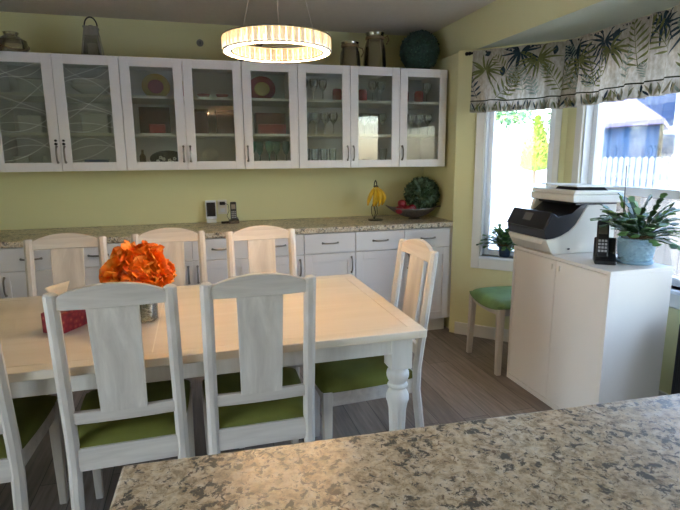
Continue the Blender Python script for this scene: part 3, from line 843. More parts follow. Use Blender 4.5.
# ------------------------------------------------------------------ on top of the wall cabinets
TOP = UZ1 + .001
M['jar'] = glassmat('jar_glass', (.80,.77,.66), 1.5, .03, .08, haze=.05, cloudcol='#b5ab8c')
M['twine'] = basic('jute_twine', '#8d7652', .85, var=.25, nscale=60, bump=.5, bscale=200)
M['rustwood'] = wood('grey_barn_wood', '#77736a', '#a09a8e', 2, .7)
M['candle'] = basic('wax_candle', '#d9cfb4', .5)
# left jar
t = thing('glass_jar', 'round brown-tinted glass jar wrapped in rope on the leftmost cabinet', 'jar', (-3.065,-.27,TOP))
mb = MB(); mb.lathe([(.07,0),(.085,.01),(.095,.05),(.088,.10),(.05,.125),(.042,.135),(.047,.15),(.043,.152),(.038,.135),(.046,.12),(.082,.098),(.089,.05),(.08,.012),(0,.01)], 32); mb.build('glass_body', M['jar'], t)
mb = MB(); mb.tube([(.096*math.cos(a), .096*math.sin(a), .075+.045*math.sin(a-.6)) for a in [2*PI*k/28 for k in range(28)]], .006, 8, close=True); mb.build('rope', M['twine'], t)
# lantern
LZ = 1
t = thing('candle_lantern', 'grey tapered lantern with a ring handle and a pale candle on the cabinets', 'lantern', (-2.578,-.27,TOP))
def quadring(w): return [(-w,-w),(w,-w),(w,w),(-w,w)]
H_ = .190
t.scale = (1,1,1.06)
mb = MB(); wb, wt_ = .066, .040
mb.box(-wb-.004, wb+.004, -wb-.004, wb+.004, 0, .012); mb.build('base', M['rustwood'], t, bevel=.002)
for (sx, sy) in ((-1,-1),(1,-1),(1,1),(-1,1)):
    mb = MB(); a = .006
    mb.hexa([(sx*wb-a*(1+sx),sy*wb-a*(1+sy),.012),(sx*wb+a*(1-sx),sy*wb-a*(1+sy),.012),(sx*wb+a*(1-sx),sy*wb+a*(1-sy),.012),(sx*wb-a*(1+sx),sy*wb+a*(1-sy),.012)],
            [(sx*wt_-a*(1+sx),sy*wt_-a*(1+sy),H_),(sx*wt_+a*(1-sx),sy*wt_-a*(1+sy),H_),(sx*wt_+a*(1-sx),sy*wt_+a*(1-sy),H_),(sx*wt_-a*(1+sx),sy*wt_+a*(1-sy),H_)])
    mb.build('corner_post', M['rustwood'], t)
mb = MB(); k = .8
for (z0, z1) in ((.012,.022),(.140,.190)):
    w0 = wb+(wt_-wb)*(z0-.012)/.178; w1 = wb+(wt_-wb)*(z1-.012)/.178
    for s_ in range(4):
        mb.M = Matrix.Rotation(s_*PI/2, 4, 'Z')
        mb.hexa([(-w0,-w0,z0),(w0,-w0,z0),(w0,-w0+.006,z0),(-w0,-w0+.006,z0)],[(-w1,-w1,z1),(w1,-w1,z1),(w1,-w1+.006,z1),(-w1,-w1+.006,z1)])
mb.M = Matrix.Identity(4); mb.build('frame_band', M['rustwood'], t)
mb = MB(); mb.box(-.046,.046,-.046,.046,H_,H_+.008); mb.lathe([(.03,H_+.008),(.012,H_+.02),(0,H_+.022)],16); mb.build('roof', M['rustwood'], t)
mb = MB(); mb.tube([(.040*math.cos(a), 0, H_+.012+.052*math.sin(a)*1.1) for a in [PI*k/18 for k in range(19)]], .0045, 8); mb.build('ring_handle', M['blackm'], t)
mb = MB(); mb.lathe([(.032,.012),(.032,.095),(.028,.10),(0,.098)], 24); mb.build('candle', M['candle'], t)
M['panes'] = glassmat('lantern_glass', (.85,.86,.82), 1.2, .05, .05, haze=.2, cloudcol='#a8a592')
mb = MB()
for s_ in range(4):
    mb.M = Matrix.Rotation(s_*PI/2, 4, 'Z'); w0, w1 = wb-.004, wt_+.008
    mb.hexa([(-w0,-w0,.022),(w0,-w0,.022),(w0,-w0+.002,.022),(-w0,-w0+.002,.022)],[(-w1,-w1,.142),(w1,-w1,.142),(w1,-w1+.002,.142),(-w1,-w1+.002,.142)])
mb.M = Matrix.Identity(4); mb.build('glass_sides', M['panes'], t)
# wall ornament hook
t = thing('wall_hook', 'small round grey hook plate high on the back wall left of the chandelier', 'hook', (-1.86,0,2.294))
mb = MB(); mb.M = Matrix.Rotation(R(90),4,'X'); mb.lathe([(.026,0.001),(.026,.006),(.020,.010),(.018,.006),(0,.006)], 24); mb.build('plate', M['rustwood'], t)
mb = MB(); mb.tube([(0,-.006,.006),(0,-.022,.004),(0,-.028,-.006),(0,-.022,-.014)], .003, 8); mb.build('peg', M['blackm'], t)
# dark basket behind chandelier
M['basket'] = basic('dark_wicker', '#3a2c20', .8, var=.4, nscale=50, bump=.6, bscale=120)
t = thing('wicker_basket', 'dark woven basket with dried sprigs on the cabinets, half hidden by the chandelier', 'basket', (-1.50,-.27,TOP))
mb = MB(); mb.lathe([(.065,0),(.085,.01),(.10,.06),(.085,.11),(.072,.12),(.066,.12),(.08,.10),(.09,.06),(.08,.015),(0,.012)], 32)
mb.build('basket_body', M['basket'], t)
mb = MB()
for z in (.02,.04,.06,.08,.10):
    r_ = {.02:.091,.04:.098,.06:.101,.08:.097,.10:.089}[z]
    mb.tube([(r_*math.cos(2*PI*k/28), r_*math.sin(2*PI*k/28), z) for k in range(28)], .005, 6, close=True)
mb.build('woven_bands', M['basket'], t)
M['dry'] = basic('dried_sprig', '#4d4a30', .8, var=.3)
mb = MB(); rnd = random.Random(4)
for i in range(24):
    a = rnd.random()*2*PI; l = .05+.06*rnd.random(); q = Vector((math.cos(a)*l, math.sin(a)*l*.6, .15+rnd.random()*.09))
    mb.tube([(.02*math.cos(a),.02*math.sin(a),.03), tuple(q*.8), tuple(q)], .002, 5)
    for j in range(4):
        c_ = q*(.8+.06*j); mb.ico(tuple(c_), (.013,.009,.006), 1, noise=.4, seed=i*5+j)
mb.build('dried_sprigs', M['dry'], t)
# two jars with twine
def bigjar(label, loc, r, h, neck, handle):
    t = thing('glass_jar', label, 'jar', loc, 0, 'twine-tied glass jars on the cabinets')
    mb = MB(); mb.lathe([(r*.85,0),(r,.012),(r,h*.18),(r*.92,h*.6),(neck*1.02,h*.80),(neck,h*.86),(neck*1.12,h*.97),(neck*1.15,h),(neck*1.05,h),(neck*.9,h*.86),(r*.84,h*.58),(r*.93,h*.18),(r*.92,.016),(0,.012)], 36)
    mb.build('glass_body', M['jar'], t)
    mb = MB()
    for dz in (0,.007,.014): mb.tube([((neck*1.08)*math.cos(2*PI*k/24), (neck*1.08)*math.sin(2*PI*k/24), h*.84+dz) for k in range(24)], .0038, 6, close=True)
    if handle: mb.tube([(neck*1.05,0,h*.86),(neck*1.6,-.01,h*.80),(neck*1.75,-.01,h*.66),(r*1.08,-.005,h*.5)], .004, 6)
    else: mb.tube([(neck,-.02,h*.86),(neck*1.35,-.04,h*.93),(neck*1.6,-.03,h*.82),(neck*1.2,-.05,h*.70)], .005, 6)
    mb.build('twine', M['twine'], t)
bigjar('shorter glass jar tied with twine, beside the taller jar above the cabinets', (-.735,-.25,TOP), .083, .205, .062, True)
t = bigjar('taller glass jar tied with twine, right of the shorter jar', (-.53,-.25,TOP), .092, .285, .066, False)
# leafy ball
M['topiary'] = basic('dark_topiary', '#24403a', .75, var=.35, nscale=30)
M['topiary2'] = basic('topiary_tip', '#3a5c4e', .7, var=.3, nscale=30)
def leafball(mb, c, r, n, ls, seed=0, mis=(0,1), hemi=False, shell=.9):
    rnd = random.Random(seed)
    for i in range(n):
        g = (i+.5)/n; th = math.acos(1-2*g); ph = i*2.39996+rnd.random()*.3
        d = Vector((math.sin(th)*math.cos(ph), math.sin(th)*math.sin(ph), math.cos(th)))
        s1 = Vector((rnd.random()-.5, rnd.random()-.5, rnd.random()-.5)); s1 = (s1 - d*s1.dot(d)).normalized(); s2 = d.cross(s1)
        p = Vector(c) + d*r*(shell+(1-shell)*rnd.random())
        a = (d*.6+s1*.8)*ls*(.7+.6*rnd.random()); b = s2*ls*.32
        mb._add([tuple(p-b*.3), tuple(p+a*.5-b), tuple(p+a), tuple(p+a*.5+b)], [(0,1,2,3)], rnd.choice(mis))
tbm = MB(); tbm.ico((0,0,0), .155, 3, noise=.05); leafball(tbm, (0,0,0), .152, 1500, .022, 3)
item('leafy_ball', 'dark green leafy decorative ball on top of the corner cabinet', 'topiary ball', tbm, [M['topiary'], M['topiary2']], (-.165,-.29,TOP+.158), fixn=False)

# ------------------------------------------------------------------ on the back worktop
WZ = .915
t = thing('smart_display', 'upright device with a black screen in a white frame, against the wall', 'screen', (-1.847,-.035,WZ))
mb = MB(); mb.box(-.042,.042,-.012,.012,.028,.178); mb.build('white_frame', M['vinyl'], t, bevel=.004)
mb = MB(); mb.box(-.034,.034,-.0135,-.011,.05,.162); mb.build('screen', M['black'], t, bevel=.001)
mb = MB(); mb.box(-.038,.038,-.025,.02,0,.028); mb.build('stand', M['trim'], t, bevel=.003)
t = thing('wall_outlet', 'white wall outlet with a black plug, between the screen and the phone', 'outlet', (-1.755,-.0005,1.035))
mb = MB(); mb.box(-.036,.036,-.006,0,-.058,.058); mb.build('cover_plate', M['trim'], t, bevel=.002)
mb = MB(); mb.box(-.017,.017,-.009,-.005,-.042,-.012); mb.box(-.017,.017,-.009,-.005,.012,.042); mb.build('socket', M['vinyl'], t, bevel=.002)
t = thing('power_plug', 'black plug with a thin cord in the wall outlet', 'plug', (-1.755,-.01,1.065))
mb = MB(); mb.box(-.022,.022,-.03,0,-.012,.014); mb.build('plug_body', M['black'], t, bevel=.004)
mb = MB(); mb.tube([(.02,-.02,0),(.045,-.03,-.01),(.05,-.04,-.06),(.03,-.05,-.10),(.05,-.06,-.138),(.08,-.07,-.146)], .0022, 6); mb.build('cord', M['black'], t)
t = thing('cordless_phone', 'black cordless phone on the back worktop, standing in its charging base', 'phone', (-1.675,-.13,WZ))
mb = MB(); mb.hexa([(-.045,-.045,0),(.04,-.045,0),(.04,.045,0),(-.045,.045,0)],[(-.035,-.038,.018),(.035,-.038,.03),(.035,.04,.045),(-.035,.04,.025)]); mb.box(-.10,-.04,-.02,.03,0,.014)
mb.build('charging_base', M['black'], t, bevel=.004)
def handset(parent, lean, loc, h=.15):
    rot = Matrix.Translation(loc) @ Matrix.Rotation(R(lean), 4, 'X')
    mb = MB(); mb.M = rot; mb.box(-.024,.024,-.012,.012,0,h); o = mb.build('handset', M['black'], parent, bevel=.008, seg=3)
    mb = MB(); mb.M = rot; mb.box(-.017,.017,-.0135,-.011,h*.62,h*.86); mb.build('handset_screen', M['nickel'], o, smooth=False)
    mb = MB(); mb.M = rot
    for r_ in range(4):
        for c_ in range(3): mb.box(-.017+c_*.0125, -.008+c_*.0125, -.0142, -.011, h*.14+r_*.015, h*.14+r_*.015+.009)
    mb.build('keypad', M['keys'], o, smooth=False)
    return o
M['keys'] = basic('grey_keys', '#9a9ca0', .5)
handset(t, -8, (0,.0,.018))
# banana hanger
M['iron'] = basic('wrought_iron', '#26241f', .45, .6, var=.2)
M['banana'] = basic('ripe_banana', '#d9ab1f', .5, var=.14, nscale=25)
M['bananatip'] = basic('banana_stem', '#5b4a22', .7)
t = thing('banana_stand', 'black wire banana hanger on the back worktop', 'banana stand', (-.545,-.33,WZ))
mb = MB(); mb.lathe([(.062,0),(.062,.006),(.0,.008)], 32); mb.build('base', M['iron'], t)
mb = MB(); mb.tube([(0,.03,.005),(.012,.035,.06),(-.008,.035,.14),(-.002,.035,.26),(0,.03,.305),(0,.005,.325),(0,-.02,.31),(0,-.028,.29),(0,-.015,.282)], .0042, 8)
mb.tube([(.0,.03,.005),(-.02,.035,.05),(-.024,.035,.1),(.0,.035,.16)], .003, 8); mb.tube([(.0,.03,.005),(.026,.03,.05),(.026,.035,.1),(.0,.035,.17)], .003, 8); mb.build('wire_hook', M['iron'], t)
bn = None
for k, (dx, tw) in enumerate([(-.032,-30),(-.012,-10),(.010,12),(.030,32),(0,0)]):
    mb = MB(); pts = []; rs = []
    for i in range(13):
        u = i/12; pts.append((0, -.045*math.sin(PI*u*.95)-.0, -.155*u)); rs.append(.005 if i == 0 else (.0045 if i == 1 else .017*math.sin(PI*min(max((u-.02)*1.0, .16), .93))**.6))
    mb.M = Matrix.Rotation(R(tw), 4, 'Z') @ Matrix.Rotation(R(-dx*620), 4, 'Y')
    mb.tube(pts, rs, 10)
    o = mb.build('banana', M['banana'], None); o.location = (-.545+dx*.45, -.342+(.02 if k == 4 else 0), WZ+.272)
    tag(o, ['banana at the far left of the bunch','second banana from the left of the bunch','third banana from the left of the bunch','banana at the far right of the bunch','rear middle banana of the bunch'][k]+' hanging on the wire stand', 'banana', 'bananas hanging on the wire stand')
    mb = MB(); mb.M = Matrix.Rotation(R(tw), 4, 'Z') @ Matrix.Rotation(R(-dx*620), 4, 'Y'); mb.tube([(0,0,.012),(0,-.004,-.008)], [.004,.005], 8); mb.build('stem', M['bananatip'], o)
# metal bowl with greenery and apples
M['pewter'] = basic('hammered_pewter', '#77706a', .38, .75, var=.2, nscale=30, bump=.5, bscale=60)
t = thing('fruit_bowl', 'oblong hammered metal bowl with a long curved handle on the back worktop', 'bowl', (-.205,-.34,WZ))
mb = MB()
def bowlfn(u, v):
    a = 2*PI*u; r = .06+.94*v if v > 0 else .0
    r = v
    lx = .20*(1+.28*max(0, -math.cos(a))**6*v); ly = .12
    x = lx*r*math.cos(a); y = ly*r*math.sin(a)
    z = .012 + .082*(v**2.2) + .028*max(0, -math.cos(a))**8*v**3 + .012*max(0, math.cos(a))**4*v**3
    return (x, y, z)
mb.grid(bowlfn, 48, 12); mb.build('bowl_body', M['pewter'], t, solid=.004)
mb = MB(); mb.lathe([(.05,0),(.045,.006),(.035,.014),(.0,.016)], 28); mb.build('foot', M['pewter'], t)
mb = MB(); mb.tube([(.19,0,.095),(.24,-.01,.10),(.30,-.06,.115),(.35,-.13,.14),(.395,-.2,.165)][:3]+[(.34,-.13,.135),(.36,-.20,.155),(.355,-.24,.165)], [.006,.006,.005,.005,.004,.003], 8); mb.build('curved_handle', M['pewter'], t)
M['apple'] = basic('dark_red_apple', '#8e1f2a', .28, var=.25, nscale=12)
def apple_mb(r):
    mb = MB(); mb.lathe([(0,.08*r),(.25*r,0),(.6*r,.15*r),(.92*r,.6*r),(r,1.05*r),(.85*r,1.5*r),(.5*r,1.75*r),(.2*r,1.72*r),(0,1.55*r)], 24)
    mb.tube([(0,0,1.55*r),(.05*r,0,2.0*r)], .0015, 6); return mb
ap_ = Rep(item('apple', 'x', 'apple', apple_mb(.036), M['apple'], (0,0,0), 'dark red apples in the metal bowl'))
for k, (x, y, z) in enumerate([(-.355,-.38,.050),(-.325,-.36,.098),(-.28,-.40,.052),(-.285,-.33,.052),(-.245,-.385,.06)]):
    ap_.at((x, y, WZ+z), k*1.1, ['apple at the left end of the bowl','topmost apple of the heap in the bowl','front middle apple in the bowl','rear apple in the bowl','apple against the greenery in the bowl'][k])
M['lf1'] = basic('deep_leaf', '#2c4527', .5, var=.3, nscale=20); M['lf2'] = basic('grey_green_leaf', '#56705a', .5, var=.3, nscale=20)
gb = MB(); gb.ico((0,0,0), (.115,.10,.115), 3, noise=.1); leafball(gb, (0,0,0), .122, 1100, .045, 8, mis=(0,0,1))
item('greenery_ball', 'round clump of dark green foliage resting in the metal bowl', 'greenery', gb, [M['lf1'], M['lf2']], (-.135,-.33,WZ+.20), fixn=False)

# ------------------------------------------------------------------ stool
M['stoolwood'] = wood('whitewashed_stool', '#b5ada3', '#d3ccc2', 2, .55)
t = thing('stool', 'whitewashed stool with a sage green padded seat beside the white cabinet', 'stool', (.085,-1.305,0), R(-3))
mb = MB()
n = 14; vs = []; fs = []
for j in range(n+1):
    for i in range(n+1):
        u = -1+2*i/n; v = -1+2*j/n; k = 1-.05*u*u*v*v
        h = (1-abs(u)**4)*(1-abs(v)**4); vs.append((u*.20*k, v*.215*k, .47+.05*h**.5-.028*(1-v*v)))
for j in range(n+1):
    for i in range(n+1):
        u = -1+2*i/n; v = -1+2*j/n; k = 1-.05*u*u*v*v
        vs.append((u*.195*k, v*.21*k, .447-.024*(1-v*v)))
m0 = (n+1)**2
fs += [(j*(n+1)+i, j*(n+1)+i+1, (j+1)*(n+1)+i+1, (j+1)*(n+1)+i) for j in range(n) for i in range(n)]
fs += [(m0+(j+1)*(n+1)+i, m0+(j+1)*(n+1)+i+1, m0+j*(n+1)+i+1, m0+j*(n+1)+i) for j in range(n) for i in range(n)]
ring = [i for i in range(n+1)] + [j*(n+1)+n for j in range(1, n+1)] + [n*(n+1)+i for i in range(n-1,-1,-1)] + [j*(n+1) for j in range(n-1,0,-1)]
for k in range(len(ring)):
    a, b3 = ring[k], ring[(k+1) % len(ring)]; fs.append((a, m0+a, m0+b3, b3))
mb._add(vs, fs); mb.build('padded_seat', M['green2'], t, angle=70)
for sx in (-1,1):
    for sy in (-1,1):
        mb = MB(); x, y = sx*.165, sy*.19; a, b2 = .022, .016; x2, y2 = sx*.172, sy*.205
        mb.hexa([(x2-b2,y2-b2,0),(x2+b2,y2-b2,0),(x2+b2,y2+b2,0),(x2-b2,y2+b2,0)],[(x-a,y-a,.448),(x+a,y-a,.448),(x+a,y+a,.448),(x-a,y+a,.448)]); mb.build('leg', M['stoolwood'], t, bevel=.003)
def arcrail(sx):
    mb = MB(); vs = []; fs = []; n = 14
    for i in range(n+1):
        v = -1+2*i/n; y = v*.17; zt = .446-.026*(1-v*v); zb = .405-.012*(1-v*v)
        for x, z in ((sx*.165-.01,zb),(sx*.165+.01,zb),(sx*.165+.01,zt),(sx*.165-.01,zt)): vs.append((x,y,z))
    for i in range(n):
        for k in range(4): fs.append((i*4+k, i*4+(k+1) % 4, (i+1)*4+(k+1) % 4, (i+1)*4+k))
    fs.append((3,2,1,0)); fs.append(tuple(n*4+k for k in range(4))); mb._add(vs, fs); mb.build('side_rail', M['stoolwood'], t)
arcrail(-1); arcrail(1)
for sy in (-1,1):
    mb = MB(); mb.box(-.145,.145,sy*.19-.01,sy*.19+.01,.40,.446); mb.build('end_rail', M['stoolwood'], t, bevel=.002)

# ------------------------------------------------------------------ white cabinet by the window
M['melamine'] = basic('white_melamine', '#e3dfd9', .4, var=.01)
KX0, KX1, KY0, KY1, KZ = -.055, .328, -2.325, -1.54, .876
t = thing('storage_cabinet', 'tall white two-door cabinet in front of the bay window', 'cabinet', ((KX0+KX1)/2, (KY0+KY1)/2, 0))
ox, oy = (KX0+KX1)/2, (KY0+KY1)/2
def kb(mb, x0,x1,y0,y1,z0,z1): mb.box(x0-ox,x1-ox,y0-oy,y1-oy,z0,z1)
mb = MB(); kb(mb, KX0+.018,KX1,KY0,KY0+.018,0,KZ-.018); kb(mb, KX0+.018,KX1,KY1-.018,KY1,0,KZ-.018); kb(mb, KX1-.012,KX1,KY0+.018,KY1-.018,0,KZ-.018)
kb(mb, KX0+.018,KX1-.012,KY0+.018,KY1-.018,.03,.046)
mb.build('carcass', M['melamine'], t, bevel=.001)
mb = MB(); kb(mb, KX0,KX1,KY0,KY1,KZ-.018,KZ); mb.build('top_panel', M['melamine'], t, bevel=.0015)
mb = MB(); kb(mb, KX0,KX0+.018,KY0,KY0+.018,0,KZ-.018); kb(mb, KX0,KX0+.018,KY1-.018,KY1,0,KZ-.018); kb(mb, KX0,KX0+.018,KY0+.018,KY1-.018,0,.03); mb.build('front_frame', M['melamine'], t, bevel=.001)
ym = (KY0+KY1)/2
for a, b2, n_, hy in ((KY0+.0205, ym-.0012, 'near door', ym-.03), (ym+.0012, KY1-.0205, 'far door', ym+.03)):
    mb = MB(); kb(mb, KX0+.002,KX0+.016,a,b2,.033,KZ-.021); o = mb.build('door', M['melamine'], t, bevel=.001)
    mb = MB(); kb(mb, KX0-.004,KX0+.003,hy-.004,hy+.004,KZ-.075,KZ-.045); mb.build('catch', M['trim'], o, bevel=.001)

# ------------------------------------------------------------------ printer
M['prw'] = basic('printer_white', '#dcd9cf', .4, var=.01)
M['prb'] = basic('printer_black', '#191a20', .3, var=.1, coat=.3)
M['screen'] = basic('grey_lcd', '#5a5a58', .3)
t = thing('printer', 'white and black all-in-one printer on the storage cabinet', 'printer', (0,0,KZ))
py0, py1 = -1.885, -1.52
def z_(z): return z-.870
body = [(-.052,z_(.885)),(-.03,z_(.872)),(.36,z_(.872)),(.37,z_(.88)),(.37,z_(1.145)),(.175,z_(1.145)),(.155,z_(1.125)),(.13,z_(1.08)),(.10,z_(1.035)),(.06,z_(1.0)),(.01,z_(.975)),(-.04,z_(.962)),(-.085,z_(.958)),(-.09,z_(.95))]
mb = MB(); mb.prism(body, py0, py1, 'y'); mb.build('lower_body', M['prw'], t, bevel=.004, angle=50)
py1b = py1-.034
blk = [(-.085,z_(.960)),(-.04,z_(.964)),(.01,z_(.977)),(.06,z_(1.002)),(.10,z_(1.037)),(.13,z_(1.082)),(.155,z_(1.127)),(.175,z_(1.147)),(.13,z_(1.147)),(.07,z_(1.10)),(-.02,z_(1.085)),(-.045,z_(1.105)),(-.052,z_(1.103)),(-.10,z_(1.02)),(-.10,z_(.995))]
mb = MB(); mb.prism(blk, py0+.004, py1-.004, 'y'); mb.build('output_bay', M['prb'], t, bevel=.003, angle=50)
mb = MB(); mb.prism([(.02,z_(.975)),(.36,z_(.975)),(.36,z_(1.16)),(.075,z_(1.16)),(.055,z_(1.10)),(.03,z_(1.09))], py1-.03, py1-.001, 'y'); mb.build('side_column', M['prw'], t, bevel=.003)
# tilted control panel and its screen
mb = MB(); a0 = Vector((-.105, z_(1.015))); a1 = Vector((-.055, z_(1.108))); dn = Vector((-(a1-a0).y, (a1-a0).x)).normalized()*.006
pts = [tuple(a0), tuple(a0+dn), tuple(a1+dn), tuple(a1)]
mb.prism(pts, py0+.006, py1-.006, 'y'); o = mb.build('control_panel', M['prb'], t, bevel=.002)
b0 = a0+(a1-a0)*.38+dn; b1 = a0+(a1-a0)*.82+dn
mb = MB(); mb.prism([tuple(b0), tuple(b0+dn*.2), tuple(b1+dn*.2), tuple(b1)], -1.735, -1.66, 'y'); mb.build('touch_screen', M['screen'], o, smooth=False)
scn_pts = [(.065,z_(1.163)),(.40,z_(1.156)),(.41,z_(1.17)),(.41,z_(1.196)),(.07,z_(1.206)),(.06,z_(1.196))]
mb = MB(); mb.prism(scn_pts, py0-.008, py1+.008, 'y'); mb.build('scanner_unit', M['prw'], t, bevel=.005, angle=50)
mb = MB(); mb.prism([(.10,z_(1.146)),(.37,z_(1.144)),(.39,z_(1.158)),(.09,z_(1.165))], py0+.01, py1-.01, 'y'); mb.build('scanner_gap', M['prb'], t)
mb = MB(); mb.prism([(.065,z_(1.208)),(.41,z_(1.198)),(.41,z_(1.220)),(.075,z_(1.229))], py0-.006, py1+.006, 'y'); mb.build('scanner_lid', M['prw'], t, bevel=.004)
mb = MB(); mb.hexa([(.12,py0+.03,z_(1.228)),(.33,py0+.03,z_(1.222)),(.33,py0+.22,z_(1.222)),(.12,py0+.22,z_(1.228))],[(.14,py0+.05,z_(1.246)),(.32,py0+.05,z_(1.240)),(.32,py0+.22,z_(1.240)),(.14,py0+.22,z_(1.246))]); mb.build('feeder_slot', M['prb'], t, bevel=.002)
mb = MB(); mb.hexa([(.10,py0+.02,z_(1.247)),(.36,py0+.02,z_(1.241)),(.36,py1-.01,z_(1.241)),(.10,py1-.01,z_(1.247))],[(.11,py0+.03,z_(1.256)),(.35,py0+.03,z_(1.25)),(.35,py1-.02,z_(1.25)),(.11,py1-.02,z_(1.256))]); mb.build('feeder_cover', M['prw'], t, bevel=.003)
mb = MB(); mb.box(.055,.069,py0-.002,py0+.004,z_(.896),z_(.905)); mb.build('usb_port', M['prb'], t, smooth=False)
mb = MB(); mb.prism([(-.094,z_(.93)),(-.088,z_(.956)),(-.086,z_(.956)),(-.092,z_(.93))], py0+.03, py1-.03, 'y'); mb.build('paper_tray_edge', M['trim'], t)

# ------------------------------------------------------------------ cordless phone on the cabinet
t = thing('cordless_phone', 'black cordless phone beside the blue plant pot, leaning in its cradle on the white cabinet', 'phone', (.085,-2.13,KZ), R(-38))
t.scale = (1.2,1.2,1.22)
mb = MB(); mb.prism([(-.062,0),(.04,0),(.045,.012),(.048,.10),(.038,.105),(.01,.04),(-.055,.018)], -.043, .043, 'x')
mb.M = Matrix.Identity(4); mb.v = [(x, y, z) for (x, y, z) in mb.v]; mb.build('cradle', M['black'], t, bevel=.006)
handset(t, -24, (-.012,-.018,.022), .165)

# ------------------------------------------------------------------ christmas cactus plants
M['pot'] = basic('blue_grey_pot', '#7fa0b4', .45, var=.06)
M['soil'] = basic('potting_soil', '#3a2c22', .95, var=.3, nscale=80, bump=.8)
M['cac1'] = basic('cactus_green', '#2c4a26', .38, var=.3, nscale=16); M['cac2'] = basic('cactus_light', '#527a3c', .38, var=.25, nscale=16)
M['woody'] = basic('woody_stem', '#6b5238', .8, var=.2)
def cactus(t, z0, nst, reach, lift, seed, seg=.034, droop=.9, spread=(1,1), lim=None):
    rnd = random.Random(seed); mb = MB(); sm = MB()
    for s_ in range(nst):
        a = 2*PI*s_/nst + rnd.random()*.7; el = .3+1.0*rnd.random()
        if not lim and abs(((a-R(158)+PI) % (2*PI))-PI) < R(50): el = max(el, .95)
        L = reach*(.6+.5*rnd.random()); ns = int(L/seg)+2
        d = Vector((math.cos(a)*math.cos(el)*spread[0], math.sin(a)*math.cos(el)*spread[1], math.sin(el)*lift)).normalized()
        p = Vector((math.cos(a)*.012, math.sin(a)*.012, z0)); pts = [tuple(p)]
        for k in range(ns):
            w_ = seg*.56; d2 = d.copy(); d2.z -= .13*droop*(k+1)/ns*3; d2.x += (rnd.random()-.5)*.35; d2.y += (rnd.random()-.5)*.35; d2.normalize(); d = d2
            side = d.cross(Vector((0,0,1))); side = side.normalized() if side.length > .1 else Vector((1,0,0))
            side = (side*math.cos(.6*(rnd.random()-.5)) + Vector((0,0,1))*.45*(rnd.random()-.5)).normalized(); nn = side.cross(d).normalized()*.0022
            q = p + d*seg
            if k < 2: pts.append(tuple(q)); p = q; continue
            out = [p - side*w_*.25, p+d*seg*.3-side*w_*.85, p+d*seg*.42-side*w_*.7, p+d*seg*.75-side*w_*1.05, q-side*w_*.35, q+side*w_*.35, p+d*seg*.75+side*w_*1.05, p+d*seg*.42+side*w_*.7, p+d*seg*.3+side*w_*.85, p+side*w_*.25]
            n = len(out); vs = [tuple(v+nn) for v in out]+[tuple(v-nn) for v in out]
            fs = [tuple(range(n)), tuple(range(n, 2*n))[::-1]]+[(i, n+i, n+(i+1) % n, (i+1) % n) for i in range(n)]
            mb._add(vs, fs, 1 if (k > ns-3 and rnd.random() < .55) else 0)
            p = q
        sm.tube(pts, .0045, 6)
    if lim:
        for m_ in (mb, sm):
            m_.v = [((x-lim[0]*e9, y-lim[1]*e9, z)) for (x, y, z) in m_.v for e9 in (max(0, x*lim[0]+y*lim[1]-lim[2]),)]
    mb.build('foliage', [M['cac1'], M['cac2']], t, smooth=False)
    sm.build('woody_stems', M['woody'], t)
t = thing('potted_plant', 'bushy green cactus plant in a woven-pattern blue pot on the white cabinet', 'plant', (.225,-2.185,KZ))
mb = MB(); mb.lathe([(.072,0),(.084,.004),(.088,.016),(.082,.020),(0,.020)], 40); mb.build('saucer', M['pot'], t)
mb = MB(); vs = []; fs = []
ncol, nrow = 60, 15
for j in range(nrow+1):
    v = j/nrow; z = .018+.112*v; r = .070+.012*math.sin(v*PI*.55)
    for i in range(ncol):
        a = 2*PI*i/ncol
        k = math.sin(a*15+(PI if (int(v*7.99) % 2) else 0))*math.sin(v*8*PI)
        e_ = .0062*abs(math.sin(v*8*PI))*(1+math.sin(a*15+PI*(int(v*7.99) % 2)))/1 if 0 < j < nrow else 0
        vs.append(((r+e_)*math.cos(a), (r+e_)*math.sin(a), z))
for j in range(nrow):
    for i in range(ncol): fs.append((j*ncol+i, j*ncol+(i+1) % ncol, (j+1)*ncol+(i+1) % ncol, (j+1)*ncol+i))
mb._add(vs, fs); mb.lathe([(.0822,.128),(.083,.133),(.076,.133),(.074,.11),(0,.11)], 40); mb.build('pot', M['pot'], t, angle=60)
mb = MB(); mb.lathe([(.0735,.108),(.05,.115),(0,.118)], 30); mb.build('soil', M['soil'], t)
cactus(t, .112, 74, .215, .95, 5, seg=.036, droop=.62)
mb = MB(); mb.tube([(0,0,.0),(-.008,.006,.40)], .0022, 6)
o = mb.build('plant_stake', M['iron']); o.location = (.165,-2.150,KZ+.10); tag(o, 'thin dark rod standing in the blue plant pot', 'stake')
# window sill plant
M['navy'] = basic('navy_pot', '#26344a', .3, var=.1, coat=.3)
k0_ = math.sqrt(.5)
SX, SY = .305, -.905
t = thing('potted_plant', 'small leafy plant in a dark blue pot on the angled window sill', 'plant', (SX, SY, .666))
mb = MB(); mb.lathe([(.034,0),(.038,.006),(.046,.07),(.05,.078),(.05,.086),(.044,.086),(.04,.07),(0,.07)], 32); mb.build('pot', M['navy'], t)
mb = MB(); mb.lathe([(.041,.068),(0,.076)], 24); mb.build('soil', M['soil'], t)
cactus(t, .07, 80, .155, 1.1, 21, seg=.027, droop=.5, lim=(k0_, k0_, .033))

